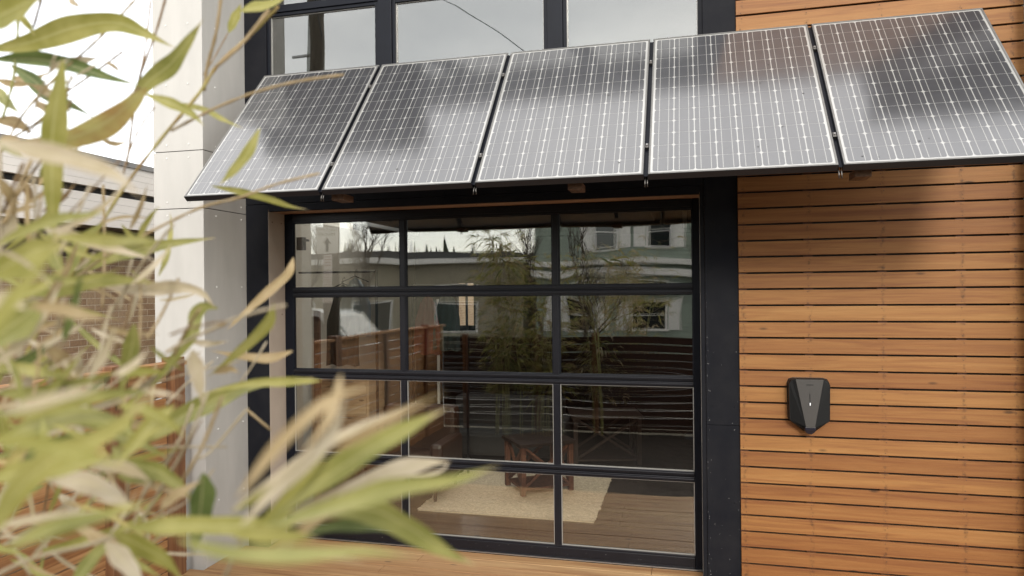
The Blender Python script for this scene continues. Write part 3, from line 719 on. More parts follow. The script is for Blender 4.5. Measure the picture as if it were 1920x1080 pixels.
# hanging coat
def cloth(name, cx, cy, z0, z1, w_, col, label, hang):
    mb = MB(); n, m_ = 20, 16
    for side in (0, 1):
        o = len(mb.v)
        for j in range(m_+1):
            v = j/m_; ww = w_*(.35+.65*min(1, v*2.2))*(1+.12*v)
            for i in range(n+1):
                u = i/n-.5
                f_ = math.sin(u*19+v*2)*.018*(.3+v)+noise.noise(Vector((u*4,v*3,hang)))*.02
                mb.v.append((cx+u*ww, cy+f_+side*.01+(u*u)*.10*(1 if side else -1), z1-(z1-z0)*v+(abs(u)*-.10 if v < .1 else 0)+(math.sin(u*13)*.012 if j == m_ else 0)))
        for j in range(m_):
            for i in range(n): a = o+j*(n+1)+i; mb.f.append((a,a+1,a+n+2,a+n+1)); mb.m.append(0)
    e = empty(name, (cx, cy, z1), label, 'coat', 'coats hanging inside the room')
    obj('fabric', mb, mat(name+'_cloth', col, .9, bump=.2, bscale=60), e, smooth=True)
    mb = MB(); mb.tube([(cx-.17,cy,z1-.06),(cx,cy,z1+.01),(cx+.17,cy,z1-.06)], .006, 6); mb.tube([(cx,cy,z1+.01),(cx,cy,z1+.06),(cx+.02,cy,z1+.085),(cx+.03,cy,z1+.06)], .003, 6); obj('hanger', mb, M_['black'], e, smooth=True)
cloth('hanging_coat', -3.72, 1.9, 1.72, 2.40, .34, (.34,.40,.46), 'pale blue grey coat hanging behind the left pane', 1.)
cloth('hanging_coat', -3.98, 2.1, 1.35, 2.32, .36, (.04,.05,.055), 'long dark coat hanging left of the pale blue one', 2.)
cloth('hanging_coat', -3.10, 2.6, 1.45, 2.18, .30, (.18,.025,.022), 'red coat hanging behind the first door post', 3.)
cloth('hanging_coat', -2.86, 2.62, 1.5, 2.24, .30, (.03,.07,.075), 'dark teal coat hanging beside the red one', 4.)
mb = MB(); mb.tube([(-4.5,2.0,2.46),(-3.5,2.0,2.46)], .012, 8); mb.tube([(-3.3,2.61,2.30),(-2.6,2.61,2.30)], .012, 8); mb.bar((-3.3,2.61,0),(-3.3,2.61,2.32),.025,.025); mb.bar((-2.6,2.61,0),(-2.6,2.61,2.32),.025,.025); mb.bar((-3.5,2.0,0),(-3.5,2.0,2.48),.025,.025)
tag(obj('coat_rail', mb, M_['black'], None, loc=(-3.3,2.3,0)), 'black metal rail carrying the hanging coats inside the room', 'rail')

# ================================================================== ACROSS THE STREET (seen in the reflections)
GH = mat('sage_clapboard', (.25,.30,.25), .6, var=.1, vscale=2)
def house(x0, x1, y0, y1, z1, label, m, wins, bandz, name='house'):
    e = empty(name, ((x0+x1)/2, y1, 0), label, 'house')
    mb = MB(); z = -.2
    while z < z1:
        P = [(x0,y1+.028,z),(x1,y1+.028,z),(x1,y1+.004,z+.17),(x0,y1+.004,z+.17),(x0,y1,z),(x1,y1,z)]
        mb.add(P, [(0,3,2,1),(0,1,5,4)]); z += .17
    mb.box(x0, x1, y0, y1, -.2, z1)
    obj('wall', mb, m, e)
    for (wx, wz, ww, wh) in wins:
        f = MB(); c = .09
        f.box(wx-ww/2-c, wx-ww/2, y1+.03, y1+.09, wz, wz+wh); f.box(wx+ww/2, wx+ww/2+c, y1+.03, y1+.09, wz, wz+wh); f.box(wx-ww/2-c, wx+ww/2+c, y1+.03, y1+.10, wz+wh, wz+wh+.12); f.box(wx-ww/2-c-.05, wx+ww/2+c+.05, y1+.03, y1+.13, wz-.08, wz)
        f.box(wx-ww/2, wx+ww/2, y1+.035, y1+.07, wz+wh/2-.025, wz+wh/2+.025)
        wo = obj('window', f, M_['white'], e)
        g_ = MB(); g_.box(wx-ww/2, wx+ww/2, y1+.02, y1+.04, wz, wz+wh); obj('pane', g_, M_['houseglass'], wo)
        for s in (-1, 1):
            a = wx+s*(ww/2+c+.27); sh = MB(); sh.box(a-.24, a+.24, y1+.03, y1+.07, wz-.02, wz+wh+.05)
            for q in range(2): sh.box(a-.19, a+.19, y1+.0705, y1+.082, wz+.05+q*wh/2, wz+wh/2-.05+q*wh/2)
            obj('shutter', sh, M_['white'], e)
    mb = MB()
    for bz, h in bandz: mb.box(x0-.1, x1+.1, y1+.035, y1+.5, bz, bz+h)
    if bandz: obj('trim_band', mb, M_['white'], e)
    mb = MB(); xm = (x0+x1)/2; 
    mb.add([(x0-.5,y0-.3,z1),(x1+.5,y0-.3,z1),(x1+.5,y1+.5,z1),(x0-.5,y1+.5,z1),(x0+.8,(y0+y1)/2,z1+2.4),(x1-.8,(y0+y1)/2,z1+2.4)], [(0,3,2,1),(3,4,5,2)[::-1],(0,4,3),(1,2,5),(0,1,5,4)])
    obj('roof', mb, mat(name+'_shingles', (.10,.095,.09), .85, var=.3, vscale=12), e)
    return e
YH = -19.46
house(-5.4, 9, -29, YH, 6.2, 'sage green clapboard house with white shutters across the street, mirrored in the right panes', GH,
      [(-2.92,3.68,.75,1.45),(-.85,3.68,.75,1.45),(1.6,3.68,.75,1.45),(-3.9,.7,1.0,1.35),(-1.3,.7,1.2,1.35),(2.2,.7,1.2,1.35)], [(2.55,.28),(3.0,.2)])
e = empty('low_building', (-12, -20, 0), 'low grey flat roofed building across the street, mirrored in the middle pane', 'building')
mb = MB(); mb.box(-22, -5.9, -28, -19.4, -.2, 3.2); obj('wall', mb, mat('grey_beige_render', (.30,.27,.20), .8, var=.15, vscale=1), e)
mb = MB(); mb.box(-22.3, -5.7, -28.3, -19.0, 3.2, 3.42); obj('parapet_band', mb, M_['white'], e)
mb = MB(); mb.box(-21, -6.4, -27, -20, 3.42, 3.75); obj('roof', mb, mat('dark_roof_membrane', (.06,.06,.06), .8), e)
for x in (-19,-15.5,-12,-8.6):
    mb = MB(); mb.box(x-.9, x+.9, -19.41, -19.36, .6, 2.0); f = obj('window', mb, M_['white'], e)
    mb = MB(); mb.box(x-.82, x+.82, -19.359, -19.34, .68, 1.92); obj('pane', mb, M_['houseglass'], f)
# far wood
mb = MB()
rr = random.Random(5)
for i in range(230):
    x = rr.uniform(-75, 22); y = rr.uniform(-108, -86); h = rr.uniform(3.5, 8.0)+(2 if rr.random() < .15 else 0); r0 = h*.2
    z0 = 1.2
    for k in range(5):
        n_ = 7; zz = z0+h*k/5.5; r_ = r0*(1-k/5.6); o = len(mb.v)
        for a in range(n_): q = r_*rr.uniform(.6,1.25); mb.v.append((x+q*math.cos(a*6.283/n_), y+q*math.sin(a*6.283/n_), zz+rr.uniform(-.2,.2)))
        mb.v.append((x+rr.uniform(-.1,.1), y, zz+h*.32))
        for a in range(n_): mb.f.append((o+a, o+(a+1)%n_, o+n_)); mb.m.append(0)
tag(obj('distant_trees', mb, mat('conifer_green', (.035,.042,.022), .9, var=.5, vscale=.3)), 'dark far-off conifers along the ridge, mirrored above the low roof', 'trees', kind='stuff')
mb = MB(); n_ = 60
for i in range(n_+1):
    x = -160+i*5; z = 4.2+noise.noise(Vector((x*.03, 0, 3)))*1.6
    mb.v += [(x,-82,-.3),(x,-96,z*.75),(x,-120,z),(x,-180,z*.8)]
for i in range(n_):
    for k in range(3): a = i*4+k; mb.f.append((a,a+4,a+5,a+1)); mb.m.append(0)
struct('hill', mb, mat('hill_grass', (.10,.10,.06), .9, var=.5, vscale=.15))
# bare trees
def bare_tree(x, y, h, seed, label, spread=.55):
    r_ = random.Random(seed); e = empty('bare_tree', (x,y,-.2), label, 'tree', 'bare trees along the street')
    tr = MB(); cr_ = MB()
    def br(mb, p, d, L, rad, dep):
        pts = [p]; q = p.copy(); dd = d.copy()
        for k in range(4):
            dd = (dd+Vector((r_.uniform(-.18,.18),r_.uniform(-.18,.18),r_.uniform(-.02,.14)))).normalized(); q = q+dd*L/4; pts.append(q.copy())
        mb.tube(pts, [rad*(1-.12*i) for i in range(5)], 5 if dep < 2 else 3, cap=False)
        if dep >= 5: return
        for k in range(3 if dep < 4 else 3):
            b = pts[r_.choice([2,3,4])]; nd = (dd+Vector((r_.uniform(-1,1),r_.uniform(-1,1),r_.uniform(-.25,.6)))*spread).normalized()
            br(cr_, b, nd, L*r_.uniform(.6,.82), rad*.55, dep+1)
    br(tr, Vector((x,y,-.25)), Vector((0,0,1)), h*.34, .10, 0)
    obj('trunk', tr, BK, e); obj('branches', cr_, BK, e)
BK = mat('dark_bark', (.07,.055,.04), .9)
bare_tree(-8.4, -12.2, 6.0, 1, 'bare branching tree mirrored in the top left pane')
bare_tree(-2.35, -9.4, 4.6, 2, 'small bare tree left of the sage green house')
bare_tree(-4.6, -17.2, 6.2, 3, 'tall bare tree in front of the sage green house')
bare_tree(.9, -15.8, 6.0, 4, 'bare street tree before the right end of the sage green house')
bare_tree(-14.5, -26.8+8, 7, 6, 'bare tree beside the low grey building')
# utility pole, wires and sign
e = empty('utility_pole', (-6.55, -6.0, 0), 'tall wooden utility pole by the street, mirrored in the upper left window', 'pole')
mb = MB(); mb.tube([(-6.55,-6,-.2),(-6.55,-6,5),(-6.6,-6,10.5)], [.17,.15,.12], 14); obj('pole', mb, mat('weathered_pole', (.11,.09,.065), .9, var=.4, vscale=6, stretch=(6,6,.6)), e, smooth=True)
mb = MB(); mb.box(-7.7, -5.4, -6.2, -6.1, 8.6, 8.72); obj('cross_arm', mb, M_['dwood'], e)
mb = MB(); mb.box(-7.15, -6.5, -6.19, -6.13, 6.62, 6.66); obj('cross_arm', mb, M_['alu'], e)
mb = MB(); mb.tube([(-5.5,-6.1,7.75),(-5.5,-6.1,8.5)], [.17,.17], 16); mb.tube([(-5.5,-6.1,8.5),(-5.5,-6.1,8.58)], [.17,.08], 16); obj('transformer', mb, mat('grey_enamel', (.5,.53,.51), .4), e, smooth=False)
mb = MB()
for x in (-7.2,-6.9,-5.9): mb.tube([(x,-6.15,8.72),(x,-6.15,8.88)], [.04,.03], 8)
obj('insulator', mb, mat('brown_porcelain', (.1,.04,.03), .2), e)
def wire(p0, p1, sag, label, r=.012):
    mb = MB(); p0 = Vector(p0); p1 = Vector(p1); P = []
    for i in range(17): t_ = i/16; P.append(p0.lerp(p1, t_)-Vector((0,0,sag*4*t_*(1-t_))))
    mb.tube(P, r, 5); tag(obj('overhead_wire', mb, M_['black'], None, loc=p0), label, 'wire', 'overhead wires above the street')
wire((-7.2,-6.15,8.9), (14,-6.6,8.6), .9, 'highest overhead wire running from the utility pole along the street')
wire((-5.9,-6.15,8.9), (3,-40,10), .8, 'overhead wire crossing the street from the pole towards the houses')
wire((-6.4,-6.0,7.6), (-1.2,-2.5,4.2+5), .3, 'thin service wire rising from the pole to the roof', .008)
wire((-6.6,-6.1,6.3), (16,-7.4,5.4), .7, 'low communications wire along the street', .016)
wire((-6.5,-6.1,6.9), (-3.8,-.25,9.4), .5, 'service wire sagging from the pole towards the corner column', .009)
wire((-6.6,-6.1,6.2), (-30,-7,6.6), .6, 'wire leaving the pole to the left along the street', .014)
e = empty('road_sign', (-6.53, -5.77, 3.2), 'white sign reading hauling trucks with a black arrow, fixed to the utility pole', 'sign')
SW = mat('sign_white', (.66,.66,.62), .5); SB = mat('sign_black', (.03,.03,.03), .5)
mb = MB(); mb.box(-6.78, -6.30, -5.815, -5.80, 2.92, 3.56); obj('sign_plate', mb, SW, e, bevel=.004)
for s, z in (('HAULING', 3.47), ('TRUCKS', 3.355)):
    me = text_mesh(s, .105); me.materials.append(SB); t_ = bpy.data.objects.new('lettering', me); COL.objects.link(t_); t_.parent = e
    t_.matrix_local = Matrix.Translation(Vector((-6.54,-5.797,z))-Vector((-6.53,-5.77,3.2))) @ Matrix(((-1,0,0,0),(0,0,1,0),(0,1,0,0),(0,0,0,1)))
    t_.scale = (t_.scale[0], t_.scale[1], t_.scale[2])
mb = MB(); prism(mb, [(-6.57,2.96),(-6.51,2.96),(-6.51,3.14),(-6.455,3.14),(-6.54,3.28),(-6.625,3.14),(-6.57,3.14)], -5.799, -5.7955); obj('arrow', mb, SB, e)
e = empty('notice_board', (-6.53, -5.8, 2.5), 'narrow stack of pale notices pinned below the white sign on the utility pole', 'notices')
for k, (a, b) in enumerate(((2.60,2.90),(2.32,2.585),(2.08,2.305))):
    mb = MB(); mb.box(-6.62-.005*k, -6.43, -5.812, -5.803, a, b); s_ = obj('notice', mb, mat('notice_paper', (.60,.57,.55), .8), e)
    mb = MB()
    rr = random.Random(k)
    for q in range(4):
        x = -6.60
        while x < -6.46:
            l = rr.uniform(.012,.035); mb.box(x, min(x+l,-6.445), -5.8025, -5.8005, b-.055-q*.055, b-.035-q*.055); x += l+.01
    obj('printed_lines', mb, mat('notice_ink', (.25,.12,.11), .8), s_)
# parked van
def van(cx, cy, label):
    e = empty('parked_van', (cx, cy, -.15), label, 'van')
    W = mat('white_vehicle_paint', (.45,.45,.44), .4, coat=.2); T = mat('tyre_rubber', (.02,.02,.02), .8)
    prof = [(-2.4,.35),(2.45,.35),(2.5,.75),(2.35,1.02),(1.55,1.18),(.95,1.85),(.6,1.97),(-2.2,2.0),(-2.42,1.8),(-2.45,.8)]
    mb = MB(); n_ = len(prof); o = len(mb.v)
    for y, k in ((-.95,.0),(-.99,1),( .99,1),(.95,0)):
        for x, z in prof: mb.v.append((cx+x*(1 if k else .99), cy+y*(1-.10*max(0,(z-1.1))), z-.15+(0 if k else .0)))
    for r in range(3):
        for i in range(n_): j = (i+1)%n_; mb.f.append((o+r*n_+i,o+r*n_+j,o+(r+1)*n_+j,o+(r+1)*n_+i)); mb.m.append(0)
    mb.f.append(tuple(o+i for i in reversed(range(n_)))); mb.m.append(0); mb.f.append(tuple(o+3*n_+i for i in range(n_))); mb.m.append(0)
    obj('body', mb, W, e, bevel=.03)
    ys = lambda z: .99*(1-.10*max(0,(z+.15-1.1)))+.008
    for (a, b) in ((-2.1,-1.1),(-1.0,.1),(.2,1.15)):
        mb = MB(); mb.add([(cx+a,cy+ys(1.08),1.08),(cx+b,cy+ys(1.08),1.08),(cx+b-(.5 if b > .9 else 0),cy+ys(1.66),1.66),(cx+a,cy+ys(1.66),1.66)], [(0,1,2,3)])
        obj('side_window', mb, M_['houseglass'], e)
    mb = MB(); mb.add([(cx+1.56,cy-.86,1.06),(cx+1.56,cy+.86,1.06),(cx+1.0,cy+.82,1.68),(cx+1.0,cy-.82,1.68)], [(0,1,2,3)]); obj('windscreen', mb, mat('tinted_windscreen', (.03,.035,.035), .35, spec=.3), e)
    for x in (-1.6, 1.6):
        for s in (-1,1):
            mb = MB(); mb.tube([(cx+x,cy+s*.80,.19),(cx+x,cy+s*1.0,.19)], .34, 20); wl = obj('wheel', mb, T, e); mb = MB(); mb.tube([(cx+x,cy+s*1.001,.19),(cx+x,cy+s*1.01,.19)], .2, 14); obj('rim', mb, M_['alu'], wl)
van(-9.2, -9.9, 'white van parked at the kerb across the yard fence')

# ================================================================== BAMBOO
def leafmat(name, c1, c2, tip):
    m = bpy.data.materials.new(name); m.use_nodes = True; t = m.node_tree; t.nodes.clear()
    o = t.nodes.new('ShaderNodeOutputMaterial'); uv = t.nodes.new('ShaderNodeTexCoord'); sp = t.nodes.new('ShaderNodeSeparateXYZ'); t.links.new(uv.outputs['UV'], sp.inputs[0])
    n = t.nodes.new('ShaderNodeTexNoise'); n.inputs['Scale'].default_value = 22; n.inputs['Detail'].default_value = 4; t.links.new(uv.outputs['Object'], n.inputs[0])
    mp = t.nodes.new('ShaderNodeMapping'); mp.inputs['Scale'].default_value = (2, 26, 1); t.links.new(uv.outputs['UV'], mp.inputs[0])
    nv = t.nodes.new('ShaderNodeTexNoise'); nv.inputs['Scale'].default_value = 2; t.links.new(mp.outputs[0], nv.inputs[0])
    f = mth(t, 'ADD', mth(t, 'MULTIPLY', n.outputs[0], .75), mth(t, 'MULTIPLY', nv.outputs[0], .35))
    r = t.nodes.new('ShaderNodeValToRGB'); r.color_ramp.elements[0].position = .42; r.color_ramp.elements[1].position = .68
    r.color_ramp.elements[0].color = (*c1,1); r.color_ramp.elements[1].color = (*c2,1); t.links.new(f, r.inputs[0])
    tf = t.nodes.new('ShaderNodeMapRange'); tf.inputs[1].default_value = .86; tf.inputs[2].default_value = 1.0; t.links.new(mth(t,'ADD',sp.outputs[0],mth(t,'MULTIPLY',mth(t,'SUBTRACT',n.outputs[0],.5),.25)), tf.inputs[0])
    mx = t.nodes.new('ShaderNodeMix'); mx.data_type = 'RGBA'; t.links.new(tf.outputs[0], mx.inputs[0]); t.links.new(r.outputs[0], mx.inputs[6]); mx.inputs[7].default_value = (*tip,1)
    md = mth(t, 'MAXIMUM', mth(t,'SUBTRACT',1.0,mth(t,'DIVIDE',mth(t,'ABSOLUTE',mth(t,'SUBTRACT',sp.outputs[1],.5)),.05)), 0.0)
    m2 = t.nodes.new('ShaderNodeMix'); m2.data_type = 'RGBA'; t.links.new(mth(t,'MULTIPLY',md,.45), m2.inputs[0]); t.links.new(mx.outputs[2], m2.inputs[6]); m2.inputs[7].default_value = (.62,.58,.30,1)
    p = t.nodes.new('ShaderNodeBsdfPrincipled'); p.inputs['Roughness'].default_value = .45; p.inputs['Specular IOR Level'].default_value = .35; t.links.new(m2.outputs[2], p.inputs['Base Color'])
    tr = t.nodes.new('ShaderNodeBsdfTranslucent'); t.links.new(m2.outputs[2], tr.inputs[0])
    ms = t.nodes.new('ShaderNodeMixShader'); ms.inputs[0].default_value = .42; t.links.new(p.outputs[0], ms.inputs[1]); t.links.new(tr.outputs[0], ms.inputs[2]); t.links.new(ms.outputs[0], o.inputs[0])
    return m
LM_ = {'G': leafmat('leaf_green', (0.195,0.200,0.050), (0.325,0.310,0.100), (0.440,0.352,0.192)),
       'Y': leafmat('leaf_yellow_green', (0.250,0.240,0.052), (0.375,0.345,0.112), (0.496,0.400,0.240)),
       'D': leafmat('leaf_dark_green', (0.080,0.112,0.032), (0.152,0.188,0.056), (0.320,0.288,0.160)),
       'T': leafmat('leaf_tan', (0.320,0.232,0.112), (0.440,0.336,0.192), (0.336,0.240,0.144)),
       'C': leafmat('leaf_cream', (0.400,0.328,0.208), (0.528,0.456,0.336), (0.400,0.320,0.216)),
       'O': leafmat('leaf_half_dried', (0.352,0.216,0.080), (0.464,0.416,0.152), (0.480,0.400,0.240)),
       'B': leafmat('stem_brown', (0.224,0.144,0.072), (0.304,0.208,0.112), (0.320,0.240,0.160))}
ORD = list(LM_); MATS = [LM_[k] for k in ORD]
def catmull(P, n):
    P = [Vector(p) for p in P]; Q = [P[0]*2-P[1]]+P+[P[-1]*2-P[-2]]; out = []
    for s in range(len(P)-1):
        a, b, c, d = Q[s:s+4]
        for k in range(n):
            t_ = k/n; out.append(.5*((2*b)+(c-a)*t_+(2*a-5*b+4*c-d)*t_*t_+(3*b-a-3*c+d)*t_**3))
    out.append(P[-1]); return out
def leaf(mb, P, w_, mi, face=None, rr=random, n=None, tw=None):
    P = catmull(P, n or 5); L = len(P)-1; tw = rr.uniform(-.7,.7) if tw is None else tw; t0 = rr.uniform(-.5,.5); fold = rr.uniform(.15,.45)
    o = len(mb.v)
    for i, p in enumerate(P):
        d = (P[min(i+1,L)]-P[max(i-1,0)]).normalized(); u = i/L
        nrm = (CAMP-p) if face is None else face
        a = d.cross(nrm); a = a.normalized() if a.length > 1e-6 else d.orthogonal().normalized()
        q = Matrix.Rotation(t0+tw*u, 3, d); a = q @ a; b = a.cross(d)
        prof = math.sin(math.pi*min(1,u)**.74)**1.1 if 0 < u < 1 else 0; hw = w_*.5*max(.02, prof)
        wob = 1+.08*math.sin(u*17+t0*9)
        for k, s in enumerate((-1,-.5,0,.5,1)):
            mb.v.append(tuple(p+a*hw*s*wob+b*hw*fold*abs(s)**1.3)); mb.uv[len(mb.v)-1] = (u, .5+s*.5)
    for i in range(L):
        for k in range(4): q = o+i*5+k; mb.f.append((q,q+1,q+6,q+5)); mb.m.append(mi)
